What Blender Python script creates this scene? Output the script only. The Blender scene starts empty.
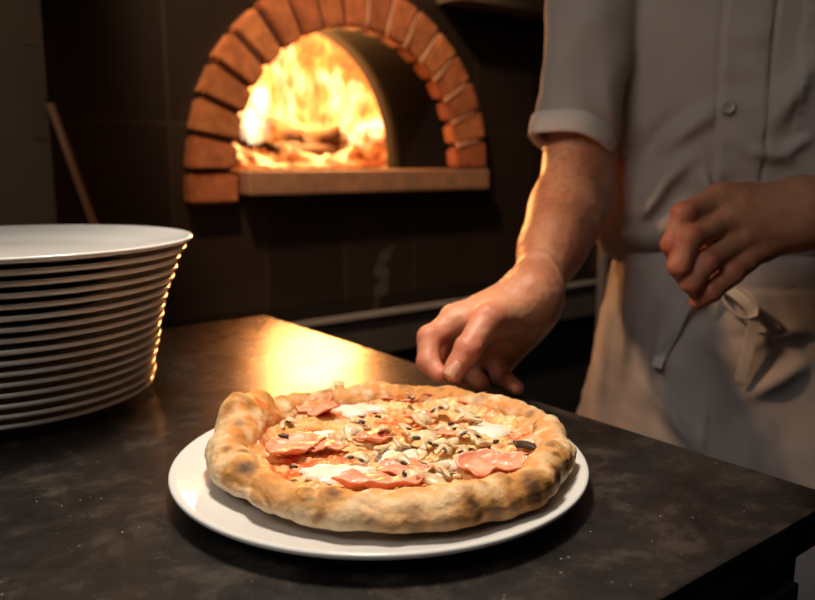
import bpy, bmesh, math, random
import numpy as np
from mathutils import Vector, Matrix
random.seed(4)
rng = np.random.default_rng(7)
SC = bpy.context.scene
SC.cycles.transparent_max_bounces = 48
COL = SC.collection
PI = math.pi

# ------------------------------------------------------------------ camera model
CZ = 1.155; F = 792.0; PT = math.radians(10)
cp, sp_ = math.cos(PT), math.sin(PT)
def _ray(px, py):
    u = (px - 407.5) / F; v = (py - 300) / F
    return u, cp - v * sp_, sp_ + v * cp
def U(px, py, Y):
    u, fw, dn = _ray(px, py); t = Y / fw
    return Vector((u * t, Y, CZ - dn * t))
def UZ(px, py, z):
    u, fw, dn = _ray(px, py); t = (CZ - z) / dn
    return Vector((u * t, fw * t, z))
E1 = Vector((-.619, .786, 0)).normalized()      # into the oven wall
E2 = Vector((.786, .619, 0)).normalized()       # along the oven wall
ROT = math.atan2(E2.y, E2.x)
def W(s, c, z):
    return Vector((E2.x * s + E1.x * c, E2.y * s + E1.y * c, z))
def UC(px, py, c):
    u, fw, dn = _ray(px, py); t = c / (u * E1.x + fw * E1.y)
    return Vector((u * t, fw * t, CZ - dn * t))

# ------------------------------------------------------------------ noise
def _hash(ix, iy, iz, s):
    h = (ix * 374761393 + iy * 668265263 + iz * 2147483647 + s * 1274126177) & 0xffffffff
    h = ((h ^ (h >> 13)) * 1274126177) & 0xffffffff
    h = ((h ^ (h >> 16)) * 2246822519) & 0xffffffff
    return ((h ^ (h >> 15)) & 0xffff) / 65535.0
def vnoise(x, y, z, s=0):
    x, y, z = np.broadcast_arrays(np.asarray(x, float), np.asarray(y, float), np.asarray(z, float))
    ix = np.floor(x).astype(np.int64); iy = np.floor(y).astype(np.int64); iz = np.floor(z).astype(np.int64)
    fx, fy, fz = x - ix, y - iy, z - iz
    fx = fx * fx * (3 - 2 * fx); fy = fy * fy * (3 - 2 * fy); fz = fz * fz * (3 - 2 * fz)
    r = 0
    for dx in (0, 1):
        for dy in (0, 1):
            for dz in (0, 1):
                w = (fx if dx else 1 - fx) * (fy if dy else 1 - fy) * (fz if dz else 1 - fz)
                r = r + w * _hash(ix + dx, iy + dy, iz + dz, s)
    return r * 2 - 1
def fbm(x, y, z, s=0, o=3):
    r = 0; a = 1; t = 0
    for k in range(o):
        r = r + a * vnoise(x * 2 ** k, y * 2 ** k, z * 2 ** k, s + k * 17); t += a; a *= .5
    return r / t
def sstep(e0, e1, x):
    t = np.clip((x - e0) / (e1 - e0), 0, 1)
    return t * t * (3 - 2 * t)

# ------------------------------------------------------------------ materials
def mat(name, col=(.5, .5, .5), rough=.6, metal=0, spec=.5, emis=None, estr=0, attr=None, bump=None, mott=None, sss=0, coat=0):
    m = bpy.data.materials.new(name); m.use_nodes = True
    nt = m.node_tree; b = nt.nodes['Principled BSDF']; L = nt.links.new
    b.inputs['Base Color'].default_value = (*col, 1)
    b.inputs['Roughness'].default_value = rough; b.inputs['Metallic'].default_value = metal
    b.inputs['Specular IOR Level'].default_value = spec
    b.inputs['Coat Weight'].default_value = coat
    if emis: b.inputs['Emission Color'].default_value = (*emis, 1); b.inputs['Emission Strength'].default_value = estr
    if sss:
        b.inputs['Subsurface Weight'].default_value = sss; b.inputs['Subsurface Radius'].default_value = (1, .35, .2)
        b.inputs['Subsurface Scale'].default_value = .004
    tc = nt.nodes.new('ShaderNodeTexCoord')
    src = None
    if attr:
        a = nt.nodes.new('ShaderNodeAttribute'); a.attribute_name = attr; src = a.outputs['Color']
    if mott:                      # (scale, amount, second colour, detail, stretch)
        sc, am, c2, det, st = mott
        mp = nt.nodes.new('ShaderNodeMapping'); mp.inputs['Scale'].default_value = st
        L(tc.outputs['Object'], mp.inputs['Vector'])
        n = nt.nodes.new('ShaderNodeTexNoise'); n.inputs['Scale'].default_value = sc; n.inputs['Detail'].default_value = det
        L(mp.outputs[0], n.inputs['Vector'])
        r = nt.nodes.new('ShaderNodeMapRange'); r.inputs[1].default_value = .35; r.inputs[2].default_value = .65
        r.inputs[3].default_value = 0; r.inputs[4].default_value = am
        L(n.outputs[0], r.inputs[0])
        x = nt.nodes.new('ShaderNodeMix'); x.data_type = 'RGBA'
        L(r.outputs[0], x.inputs[0])
        if src: L(src, x.inputs[6])
        else: x.inputs[6].default_value = (*col, 1)
        x.inputs[7].default_value = (*c2, 1)
        src = x.outputs[2]
    if src: L(src, b.inputs['Base Color'])
    if bump:                      # (scale, strength, distance, detail)
        n = nt.nodes.new('ShaderNodeTexNoise'); n.inputs['Scale'].default_value = bump[0]; n.inputs['Detail'].default_value = bump[3]
        L(tc.outputs['Object'], n.inputs['Vector'])
        bp = nt.nodes.new('ShaderNodeBump'); bp.inputs['Strength'].default_value = bump[1]; bp.inputs['Distance'].default_value = bump[2]
        L(n.outputs[0], bp.inputs['Height']); L(bp.outputs[0], b.inputs['Normal'])
    return m

M = {}
M['porcelain'] = mat('porcelain', (.74, .73, .71), .14, spec=.5)
M['crust'] = mat('baked_crust', rough=.60, attr='Col', mott=(130, .30, (.50, .22, .06), 5, (1, 1, 1)), bump=(230, .6, .0022, 5), spec=.3)
M['sauce'] = mat('sauce_and_cheese', rough=.33, attr='Col', bump=(190, .55, .003, 4), spec=.45, sss=.1)
M['mozz'] = mat('melted_mozzarella', (.90, .86, .76), .28, mott=(60, .5, (.86, .68, .42), 3, (1, 1, 1)), bump=(120, .3, .002, 2), sss=.15)
M['ham'] = mat('cooked_ham', (.86, .27, .14), .32, mott=(70, .85, (.94, .50, .32), 3, (1, 1, 1)), bump=(150, .4, .002, 3), sss=.15)
M['mush'] = mat('mushroom_flesh', (.90, .71, .45), .38, mott=(110, .8, (.55, .32, .12), 4, (1, 1, 1)), bump=(260, .4, .001, 3))
M['gill'] = mat('mushroom_gills', (.10, .055, .028), .5, mott=(260, .9, (.028, .016, .01), 2, (1, 1, 1)))
M['skin'] = mat('skin', (.52, .235, .14), .46, attr='Col', bump=(170, .45, .0016, 5), sss=.12, spec=.4)
M['nail'] = mat('fingernail', (.68, .36, .25), .28, spec=.5)
M['jacket'] = mat('jacket_cotton', (.60, .53, .48), .85, bump=(900, .25, .0008, 2), mott=(9, .25, (.47, .41, .38), 4, (1, 1, 1)), spec=.2)
M['apron'] = mat('apron_cotton', (.60, .55, .53), .85, bump=(700, .25, .0008, 2), mott=(8, .35, (.46, .41, .40), 4, (1, 1, 1)), spec=.2)
M['cuff'] = mat('cuff_cotton', (.84, .79, .74), .85, bump=(900, .25, .0008, 2), spec=.2)
M['tape'] = mat('apron_tape', (.86, .82, .76), .8, bump=(1200, .3, .0006, 2))
M['thread'] = mat('seam_thread', (.30, .26, .24), .9)
M['button'] = mat('jacket_button', (.62, .56, .51), .35)
M['dark_cloth'] = mat('dark_trousers', (.03, .03, .035), .9)
M['hair'] = mat('dark_hair', (.03, .02, .015), .7)
M['leather'] = mat('shoe_leather', (.02, .018, .016), .4)
M['soot_shade'] = mat('sooty_shaded_refractory', (.008, .007, .006), .95, spec=.05, bump=(60, .4, .004, 4))  # soot, blackened further to paint in the vestibule's shade
M['refract'] = mat('chamber_brick', (.16, .085, .045), .9, mott=(14, .8, (.07, .03, .016), 4, (1, 1, 1)), bump=(40, .5, .01, 4))
M['stone'] = mat('hearth_stone', (.42, .20, .10), .8, mott=(26, .8, (.24, .13, .08), 4, (1, 1, 1)), bump=(80, .5, .003, 4))
M['mortar'] = mat('dark_mortar', (.05, .028, .02), .95, bump=(120, .5, .003, 3))
M['flour_firelit'] = mat('firelit_mortar', (.60, .31, .17), .9, bump=(120, .4, .002, 3))  # mortar with flour and the glow of the fire mixed into its colour
M['steel_top'] = mat('polished_steel', (.30, .28, .26), .22, metal=1)
M['steel'] = mat('brushed_steel', (.55, .52, .48), .5, metal=.35, bump=(300, .1, .001, 2))
M['steel_dark'] = mat('dark_steel_panel', (.13, .12, .115), .5, metal=.4, mott=(6, .5, (.08, .07, .065), 3, (1, 1, 1)))
M['cabinet'] = mat('dark_cabinet', (.018, .019, .021), .6)
M['pillar'] = mat('pillar_paint', (.17, .115, .065), .7, mott=(7, .7, (.10, .07, .042), 5, (1, 1, .4)), bump=(30, .3, .003, 5))
M['wood'] = mat('peel_handle_wood', (.30, .13, .05), .55, mott=(30, .6, (.28, .12, .045), 3, (1, 1, .1)))
M['bark'] = mat('charred_log', (.07, .03, .015), .9, mott=(22, .8, (.02, .012, .01), 4, (1, 1, 1)), bump=(50, .8, .01, 4))
M['floor'] = mat('floor_tile', (.05, .04, .035), .45, mott=(3, .6, (.03, .025, .02), 4, (1, 1, 1)))
M['plaster'] = mat('dark_plaster', (.09, .075, .06), .9)
M['lampmetal'] = mat('lamp_enamel', (.04, .04, .04), .4)

# stone worktop: near-black granite, mottled, with fine pale specks, polished unevenly
def granite():
    m = bpy.data.materials.new('black_granite'); m.use_nodes = True
    nt = m.node_tree; b = nt.nodes['Principled BSDF']; L = nt.links.new
    tc = nt.nodes.new('ShaderNodeTexCoord')
    def noise(sc, det, rough=.5):
        n = nt.nodes.new('ShaderNodeTexNoise'); n.inputs['Scale'].default_value = sc; n.inputs['Detail'].default_value = det
        n.inputs['Roughness'].default_value = rough
        L(tc.outputs['Object'], n.inputs['Vector']); return n
    def ramp(src, pts):
        r = nt.nodes.new('ShaderNodeValToRGB'); L(src, r.inputs[0]); e = r.color_ramp.elements
        while len(e) < len(pts): e.new(.5)
        for q, (p, c) in zip(e, pts): q.position = p; q.color = (*c, 1)
        return r.outputs[0]
    base = ramp(noise(26, 8, .7).outputs[0], [(.36, (.006, .0055, .005)), (.52, (.018, .0145, .0125)), (.66, (.056, .043, .035))])
    v = nt.nodes.new('ShaderNodeTexVoronoi'); v.inputs['Scale'].default_value = 150; L(tc.outputs['Object'], v.inputs['Vector'])
    sp = ramp(v.outputs['Distance'], [(.0, (1, 1, 1)), (.16, (0, 0, 0))])
    gate = ramp(noise(60, 2).outputs[0], [(.54, (0, 0, 0)), (.62, (1, 1, 1))])
    mul = nt.nodes.new('ShaderNodeMath'); mul.operation = 'MULTIPLY'; L(sp, mul.inputs[0]); L(gate, mul.inputs[1])
    mx = nt.nodes.new('ShaderNodeMix'); mx.data_type = 'RGBA'; L(mul.outputs[0], mx.inputs[0]); L(base, mx.inputs[6])
    mx.inputs[7].default_value = (.42, .37, .32, 1)
    L(mx.outputs[2], b.inputs['Base Color'])
    rr = nt.nodes.new('ShaderNodeMapRange'); rr.inputs[3].default_value = .19; rr.inputs[4].default_value = .36
    L(noise(14, 6, .65).outputs[0], rr.inputs[0]); L(rr.outputs[0], b.inputs['Roughness'])
    bp = nt.nodes.new('ShaderNodeBump'); bp.inputs['Strength'].default_value = .10; bp.inputs['Distance'].default_value = .001
    L(noise(330, 3).outputs[0], bp.inputs['Height']); L(bp.outputs[0], b.inputs['Normal'])
    b.inputs['Specular IOR Level'].default_value = 1.0
    return m
M['granite'] = granite()

# wall of tall dark brown tiles, seams in the shader
def wall_tile():
    m = bpy.data.materials.new('dark_wall_panels'); m.use_nodes = True
    nt = m.node_tree; b = nt.nodes['Principled BSDF']; L = nt.links.new
    tc = nt.nodes.new('ShaderNodeTexCoord')
    br = nt.nodes.new('ShaderNodeTexBrick'); br.offset = 0
    mp = nt.nodes.new('ShaderNodeMapping'); mp.inputs['Rotation'].default_value = (PI / 2, 0, 0)
    L(tc.outputs['Object'], mp.inputs['Vector']); L(mp.outputs[0], br.inputs['Vector'])
    br.inputs['Scale'].default_value = 1; br.inputs['Brick Width'].default_value = .24; br.inputs['Row Height'].default_value = .62
    br.inputs['Mortar Size'].default_value = .004
    br.inputs['Color1'].default_value = (.026, .016, .011, 1); br.inputs['Color2'].default_value = (.014, .010, .008, 1)
    br.inputs['Mortar'].default_value = (.040, .025, .017, 1)
    L(br.outputs['Color'], b.inputs['Base Color'])
    b.inputs['Roughness'].default_value = .42
    return m
M['walltile'] = wall_tile()

def brick_mat():
    m = mat('arch_brick', rough=.8, attr='Col', mott=(38, .55, (.20, .062, .026), 5, (1, 1, 1)), bump=(70, .55, .004, 5), spec=.25)
    return m
M['brick'] = brick_mat()

def flame_mat():
    m = bpy.data.materials.new('flame'); m.use_nodes = True
    nt = m.node_tree; nt.nodes.clear(); L = nt.links.new
    out = nt.nodes.new('ShaderNodeOutputMaterial'); em = nt.nodes.new('ShaderNodeEmission')
    a = nt.nodes.new('ShaderNodeAttribute'); a.attribute_name = 'Col'
    tc = nt.nodes.new('ShaderNodeTexCoord')
    mp = nt.nodes.new('ShaderNodeMapping'); mp.inputs['Scale'].default_value = (1, .15, .5)
    n = nt.nodes.new('ShaderNodeTexNoise'); n.inputs['Scale'].default_value = 15; n.inputs['Detail'].default_value = 3
    n.inputs['Distortion'].default_value = .7
    L(tc.outputs['Object'], mp.inputs['Vector']); L(mp.outputs[0], n.inputs['Vector'])
    r = nt.nodes.new('ShaderNodeValToRGB'); e = r.color_ramp.elements
    pts = [(.38, (.8, .14, .012)), (.47, (1, .27, .035)), (.56, (1, .45, .13)), (.66, (1, .78, .50))]
    while len(e) < 4: e.new(.5)
    for q, (p, c) in zip(e, pts): q.position = p; q.color = (*c, 1)
    L(n.outputs[0], r.inputs[0])
    mx = nt.nodes.new('ShaderNodeMix'); mx.data_type = 'RGBA'; mx.blend_type = 'MULTIPLY'; mx.inputs[0].default_value = 1
    L(r.outputs[0], mx.inputs[6]); L(a.outputs['Color'], mx.inputs[7])
    st = nt.nodes.new('ShaderNodeMapRange'); st.inputs[1].default_value = .40; st.inputs[2].default_value = .72
    st.inputs[3].default_value = .035; st.inputs[4].default_value = 1.1
    L(n.outputs[0], st.inputs[0]); L(st.outputs[0], em.inputs['Strength'])
    tr = nt.nodes.new('ShaderNodeBsdfTransparent'); ad = nt.nodes.new('ShaderNodeAddShader')
    L(mx.outputs[2], em.inputs['Color']); L(em.outputs[0], ad.inputs[0]); L(tr.outputs[0], ad.inputs[1]); L(ad.outputs[0], out.inputs['Surface'])
    return m
M['flame'] = flame_mat()
def ember_mat():
    m = bpy.data.materials.new('glowing_embers'); m.use_nodes = True
    nt = m.node_tree; b = nt.nodes['Principled BSDF']; L = nt.links.new
    n = nt.nodes.new('ShaderNodeTexNoise'); n.inputs['Scale'].default_value = 24; n.inputs['Detail'].default_value = 4
    tc = nt.nodes.new('ShaderNodeTexCoord'); L(tc.outputs['Object'], n.inputs['Vector'])
    r = nt.nodes.new('ShaderNodeValToRGB'); e = r.color_ramp.elements
    pts = [(.38, (.10, .006, .0)), (.50, (.75, .09, .008)), (.60, (1, .26, .03)), (.70, (1, .7, .3))]
    while len(e) < 4: e.new(.5)
    for q, (p, c) in zip(e, pts): q.position = p; q.color = (*c, 1)
    L(n.outputs[0], r.inputs[0]); L(r.outputs[0], b.inputs['Emission Color'])
    b.inputs['Emission Strength'].default_value = .9; b.inputs['Base Color'].default_value = (.08, .03, .02, 1)
    return m
M['ember'] = ember_mat()

# ------------------------------------------------------------------ object helpers
def link(name, me, m, parent=None, smooth=True):
    o = bpy.data.objects.new(name, me); COL.objects.link(o)
    if m:
        me.materials.append(m)
    if smooth and len(me.polygons):
        me.polygons.foreach_set('use_smooth', [True] * len(me.polygons))
    if parent:
        o.parent = parent
    return o
def meshdata(name, verts, faces, cols=None):
    me = bpy.data.meshes.new(name)
    me.from_pydata([tuple(map(float, v)) for v in verts], [], [tuple(map(int, f)) for f in faces])
    me.update()
    if cols is not None:
        at = me.color_attributes.new('Col', 'FLOAT_COLOR', 'POINT')
        c = np.ones((len(verts), 4), np.float32); c[:, :3] = cols
        at.data.foreach_set('color', c.ravel())
    return me
def from_bm(name, bm, m, parent=None, smooth=False):
    bmesh.ops.recalc_face_normals(bm, faces=bm.faces)
    me = bpy.data.meshes.new(name); bm.to_mesh(me); bm.free()
    return link(name, me, m, parent, smooth)
def bx(bm, x0, x1, y0, y1, z0, z1, bev=0):
    r = bmesh.ops.create_cube(bm, size=1)
    vs = r['verts']
    for v in vs:
        v.co = Vector(((x0 + x1) / 2 + v.co.x * (x1 - x0), (y0 + y1) / 2 + v.co.y * (y1 - y0), (z0 + z1) / 2 + v.co.z * (z1 - z0)))
    if bev:
        es = list({e for v in vs for e in v.link_edges})
        bmesh.ops.bevel(bm, geom=es, offset=bev, segments=2, affect='EDGES', profile=.7)
def empty(name, loc, rz=0):
    o = bpy.data.objects.new(name, None); COL.objects.link(o); o.location = loc; o.rotation_euler = (0, 0, rz); o.empty_display_size = .05
    return o
def tag(o, label, cat, group=None, kind=None):
    o['label'] = label; o['category'] = cat
    if group: o['group'] = group
    if kind: o['kind'] = kind
    return o
def struct(o):
    o['kind'] = 'structure'; return o
def grid_faces(nu, nv, closed_u=False, off=0):
    f = []
    for i in range(nu if closed_u else nu - 1):
        for j in range(nv - 1):
            a = i * nv + j; b = ((i + 1) % nu) * nv + j
            f.append((off + a, off + b, off + b + 1, off + a + 1))
    return f
def lathe(profile, n=96):
    """profile: (r,z) list, closed solid of revolution with ends on the axis"""
    V = []; Fc = []
    P = profile; k = len(P)
    for i in range(n):
        t = 2 * PI * i / n
        for r, z in P: V.append((r * math.cos(t), r * math.sin(t), z))
    Fc = grid_faces(n, k, True)
    return V, Fc
def tube(path, radii, n=12, cap=True):
    V = []; Fc = []
    path = [Vector(p) for p in path]
    up = Vector((0, 0, 1))
    prev = None
    for i, p in enumerate(path):
        d = (path[min(i + 1, len(path) - 1)] - path[max(i - 1, 0)]).normalized()
        if prev is None:
            a = d.cross(up)
            if a.length < .01: a = d.cross(Vector((1, 0, 0)))
            a.normalize()
        else:
            a = (prev - d * prev.dot(d)).normalized()
        prev = a; b = d.cross(a)
        for k in range(n):
            t = 2 * PI * k / n
            V.append(p + (a * math.cos(t) + b * math.sin(t)) * radii[i])
    m = len(path)
    for i in range(m - 1):
        for k in range(n):
            Fc.append((i * n + k, i * n + (k + 1) % n, (i + 1) * n + (k + 1) % n, (i + 1) * n + k))
    if cap:
        Fc.append(tuple(range(n))[::-1]); Fc.append(tuple((m - 1) * n + k for k in range(n)))
    return V, Fc
def ribbon(path, width_dir, w, th):
    """flat tape with thickness along a path"""
    V = []; Fc = []
    path = [Vector(p) for p in path]; n = len(path)
    for i, p in enumerate(path):
        d = (path[min(i + 1, n - 1)] - path[max(i - 1, 0)]).normalized()
        wd = Vector(width_dir[i] if isinstance(width_dir, list) else width_dir)
        wd = (wd - d * wd.dot(d)).normalized(); nn = d.cross(wd)
        for a, b in ((-1, -1), (1, -1), (1, 1), (-1, 1)):
            V.append(p + wd * a * w / 2 + nn * b * th / 2)
    for i in range(n - 1):
        for k in range(4):
            Fc.append((i * 4 + k, i * 4 + (k + 1) % 4, i * 4 + 4 + (k + 1) % 4, i * 4 + 4 + k))
    Fc.append((3, 2, 1, 0)); Fc.append(tuple((n - 1) * 4 + k for k in range(4)))
    return V, Fc
def spline(pts, n=8):
    """Catmull-Rom through points"""
    P = [Vector(p) for p in pts]; P = [P[0] * 2 - P[1]] + P + [P[-1] * 2 - P[-2]]
    out = []
    for i in range(1, len(P) - 2):
        for k in range(n):
            t = k / n
            out.append(.5 * ((2 * P[i]) + (-P[i - 1] + P[i + 1]) * t + (2 * P[i - 1] - 5 * P[i] + 4 * P[i + 1] - P[i + 2]) * t * t
                             + (-P[i - 1] + 3 * P[i] - 3 * P[i + 1] + P[i + 2]) * t ** 3))
    out.append(P[-2]); return out

# ------------------------------------------------------------------ implicit surfaces
def surface_nets(fn, lo, hi, h):
    n = [int(math.ceil((hi[i] - lo[i]) / h)) + 1 for i in range(3)]
    ax = [lo[i] + h * np.arange(n[i]) for i in range(3)]
    D = np.empty(n, np.float32)
    step = 24
    for i in range(0, n[0], step):
        X, Y, Z = np.meshgrid(ax[0][i:i + step], ax[1], ax[2], indexing='ij')
        D[i:i + step] = fn(X.astype(np.float32), Y.astype(np.float32), Z.astype(np.float32))
    D[0] = D[-1] = 1; D[:, 0] = D[:, -1] = 1; D[:, :, 0] = D[:, :, -1] = 1
    S = D < 0
    c = [m - 1 for m in n]
    cnt = np.zeros(c, np.uint8)
    for dx in (0, 1):
        for dy in (0, 1):
            for dz in (0, 1):
                cnt += S[dx:dx + c[0], dy:dy + c[1], dz:dz + c[2]]
    act = np.argwhere((cnt > 0) & (cnt < 8))
    ids = np.full(c, -1, np.int64); ids[tuple(act.T)] = np.arange(len(act))
    acc = np.zeros((len(act), 3)); num = np.zeros(len(act))
    cor = [(a, b, d) for a in (0, 1) for b in (0, 1) for d in (0, 1)]
    for A in cor:
        for k in range(3):
            if A[k]: continue
            B = list(A); B[k] = 1
            da = D[act[:, 0] + A[0], act[:, 1] + A[1], act[:, 2] + A[2]]; db = D[act[:, 0] + B[0], act[:, 1] + B[1], act[:, 2] + B[2]]
            m = (da < 0) != (db < 0)
            t = np.where(m, da / np.where(m, da - db, 1), 0)
            p = np.tile(np.array(A, float), (len(act), 1)); p[:, k] += t
            acc[m] += p[m]; num[m] += 1
    V = np.array(lo) + (act + acc / num[:, None]) * h
    Fc = []
    for k in range(3):
        a, b = (k + 1) % 3, (k + 2) % 3
        sl0 = [slice(1, n[i] - 1) for i in range(3)]; sl1 = list(sl0)
        sl0[k] = slice(0, n[k] - 1); sl1[k] = slice(1, n[k])
        s0 = S[tuple(sl0)]; s1 = S[tuple(sl1)]
        e = np.argwhere(s0 != s1); fl = s0[tuple(e.T)]
        off = np.array([1, 1, 1]); off[k] = 0
        e = e + off
        def cell(da, db):
            q = e.copy(); q[:, a] -= da; q[:, b] -= db
            return ids[tuple(q.T)]
        q = np.stack([cell(1, 1), cell(0, 1), cell(0, 0), cell(1, 0)], 1)
        q[~fl] = q[~fl][:, ::-1]
        Fc.append(q)
    return V, np.concatenate(Fc)
def cone(X, Y, Z, a, b, ra, rb):
    a = np.array(a, np.float32); b = np.array(b, np.float32); ba = b - a
    h = np.clip(((X - a[0]) * ba[0] + (Y - a[1]) * ba[1] + (Z - a[2]) * ba[2]) / max(float(ba @ ba), 1e-9), 0, 1)
    return np.sqrt((X - a[0] - h * ba[0]) ** 2 + (Y - a[1] - h * ba[1]) ** 2 + (Z - a[2] - h * ba[2]) ** 2) - (ra + (rb - ra) * h)
def smin(a, b, k):
    h = np.maximum(k - np.abs(a - b), 0) / k
    return np.minimum(a, b) - h * h * k * .25
def chain(X, Y, Z, pts, k=.006):
    d = None
    for (a, ra), (b, rb) in zip(pts[:-1], pts[1:]):
        q = cone(X, Y, Z, a, b, ra, rb)
        d = q if d is None else smin(d, q, k)
    return d
def set_mesh(name, V, Fc, cols=None):
    me = bpy.data.meshes.new(name)
    me.vertices.add(len(V)); me.vertices.foreach_set('co', np.asarray(V, np.float32).ravel())
    me.loops.add(len(Fc) * 4); me.loops.foreach_set('vertex_index', np.asarray(Fc, np.int32).ravel())
    me.polygons.add(len(Fc)); me.polygons.foreach_set('loop_start', np.arange(0, len(Fc) * 4, 4, dtype=np.int32))
    me.polygons.foreach_set('loop_total', np.full(len(Fc), 4, np.int32))
    me.update(calc_edges=True); me.validate()
    if cols is not None:
        at = me.color_attributes.new('Col', 'FLOAT_COLOR', 'POINT')
        c = np.ones((len(V), 4), np.float32); c[:, :3] = cols; at.data.foreach_set('color', c.ravel())
    return me

# ================================================================== ROOM
def wallbox(name, s0, s1, c0, c1, z0, z1, m):
    bm = bmesh.new(); bx(bm, s0, s1, c0, c1, z0, z1)
    o = from_bm(name, bm, m); o.rotation_euler = (0, 0, ROT); return struct(o)
S0, S1, C0, C1, HT = -2.6, 2.25, -2.4, 1.8, 2.75
wallbox('floor', S0, S1, C0, C1 + .2, -.06, 0, M['floor'])
wallbox('ceiling', S0, S1, C0, C1 + .2, HT, HT + .06, M['plaster'])
wallbox('wall_left', S0 - .1, S0, C0, C1 + .2, 0, HT, M['plaster'])
wallbox('wall_right', S1, S1 + .1, C0, C1 + .2, 0, HT, M['walltile'])
wallbox('wall_front', S0, S1, C0 - .1, C0, 0, HT, M['plaster'])

OS = 1.222; SILL = 1.128       # middle of the mouth along the wall, height of the hearth
A_OUT, H_OUT = .353, .366
def arch_pts(a, h, n, x0=0):
    return [(x0 + a * math.cos(PI - PI * i / n), h * math.sin(PI * i / n)) for i in range(n + 1)]
# back wall, one mesh with the arched hole through it (outer edge under the bricks)
N = 40
inner = arch_pts(A_OUT + .05, H_OUT + .05, N, OS)
inner = [(OS - A_OUT - .05, SILL - .07)] + [(x, SILL + z) for x, z in inner] + [(OS + A_OUT + .05, SILL - .07)]
V = []; Fc = []
def outer_of(x, z):
    cx, cz = OS, SILL + .05
    dx, dz = x - cx, z - cz
    t = 1e9
    if dx < -1e-6: t = min(t, (S0 - cx) / dx)
    if dx > 1e-6: t = min(t, (S1 - cx) / dx)
    if dz > 1e-6: t = min(t, (HT - cz) / dz)
    if dz < -1e-6: t = min(t, (0 - cz) / dz)
    return cx + dx * t, cz + dz * t
ring = list(inner)
bot = [(OS + A_OUT + .05 - (2 * A_OUT + .1) * i / 8, SILL - .07) for i in range(1, 8)]
ring = inner + bot
ring_out = [outer_of(*p) for p in ring]
corners = [(S0, 0), (S0, HT), (S1, HT), (S1, 0)]
bm = bmesh.new()
vi = [bm.verts.new((x, C1, z)) for x, z in ring]; vo = [bm.verts.new((x, C1, z)) for x, z in ring_out]
vb = [bm.verts.new((x, C1 + .12, z)) for x, z in ring]
n = len(ring)
for i in range(n):
    j = (i + 1) % n
    a, b = ring_out[i], ring_out[j]
    f = [vi[i], vi[j], vo[j]]
    side = lambda p: (abs(p[0] - S0) < 1e-4, abs(p[0] - S1) < 1e-4, abs(p[1] - HT) < 1e-4, abs(p[1]) < 1e-4)
    if not any(x and y for x, y in zip(side(a), side(b))):
        cxx = S0 if (side(a)[0] or side(b)[0]) else S1
        czz = HT if (side(a)[2] or side(b)[2]) else 0
        f.append(bm.verts.new((cxx, C1, czz)))
    f.append(vo[i]); bm.faces.new(f)
    bm.faces.new([vi[j], vi[i], vb[i], vb[j]])
bmesh.ops.recalc_face_normals(bm, faces=bm.faces)
o = from_bm('wall_back', bm, M['walltile']); o.rotation_euler = (0, 0, ROT); struct(o)

# hood rail above the oven, top of the picture
z1 = UC(500, 9, 1.74).z
bm = bmesh.new(); bx(bm, OS + .30, S1, 1.70, C1, z1, z1 + .30, .004)
o = from_bm('trim_1', bm, M['pillar']); o.rotation_euler = (0, 0, ROT); struct(o)

# ------------------------------------------------------------------ OVEN
oven = empty('pizza_oven', W(OS, C1, SILL), ROT)
tag(oven, 'wood-fired brick pizza oven with an arched mouth set in the dark wall', 'oven')
nb = 17; bm = bmesh.new()
V = []; Fc = []; Cc = []
def brick(p_in0, p_in1, p_out1, p_out0, y0, y1, col):
    b = bmesh.new()
    q = [b.verts.new((x, y, z)) for y in (y0, y1) for x, z in (p_in0, p_in1, p_out1, p_out0)]
    for f in ((3, 2, 1, 0), (4, 5, 6, 7), (0, 1, 5, 4), (1, 2, 6, 5), (2, 3, 7, 6), (3, 0, 4, 7)): b.faces.new([q[k] for k in f])
    bmesh.ops.recalc_face_normals(b, faces=b.faces)
    bmesh.ops.bevel(b, geom=b.edges[:], offset=.006, segments=2, affect='EDGES')
    b.verts.index_update(); off = len(V)
    for v in b.verts: V.append(v.co + Vector([random.uniform(-.001, .001) for _ in range(3)])); Cc.append(col)
    for f in b.faces: Fc.append([off + v.index for v in f.verts])
    b.free()
RW = .119
def ell(a, h, t): return (-a * math.cos(t), h * math.sin(t))
for i in range(nb):
    t0 = PI * i / nb + .011; t1 = PI * (i + 1) / nb - .011
    k = random.uniform(.72, 1.12); w = RW * random.uniform(.97, 1.02)
    col = (.60 * k, .20 * k * random.uniform(.9, 1.12), .075 * k)
    po0, po1 = ell(A_OUT + w, H_OUT + w, t0), ell(A_OUT + w, H_OUT + w, t1)
    brick(ell(A_OUT, H_OUT, t0 + .006), ell(A_OUT, H_OUT, t1 - .006), po1, po0, -.04 + random.uniform(-.003, .003), .012, col)
brick((-A_OUT + .002, -.074), (-A_OUT + .002, -.004), (-A_OUT - RW, -.004), (-A_OUT - RW, -.074), -.04, .02, (.50, .16, .06))
arch = link('brick_arch', meshdata('brick_arch', V, Fc, Cc), M['brick'], oven, smooth=False)
# mortar body behind the bricks
def arch_band(a0, h0, a1, h1, y0, y1, t0=0, t1=PI, n=48):
    V = []; Fc = []
    for i in range(n + 1):
        t = t0 + (t1 - t0) * i / n
        for (a, h, y) in ((a0, h0, y0), (a1, h1, y0), (a1, h1, y1), (a0, h0, y1)):
            x, z = ell(a, h, t); V.append((x, y, z))
    for i in range(n):
        for k in range(4):
            Fc.append((i * 4 + k, i * 4 + (k + 1) % 4, i * 4 + 4 + (k + 1) % 4, i * 4 + 4 + k))
    Fc.append((3, 2, 1, 0)); Fc.append(tuple(n * 4 + k for k in range(4)))
    return V, Fc
V, Fc = arch_band(A_OUT + .010, H_OUT + .010, A_OUT + RW - .012, H_OUT + RW - .012, -.026, .010)
link('mortar', meshdata('mortar', V, Fc), M['mortar'], oven, smooth=False)
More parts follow.
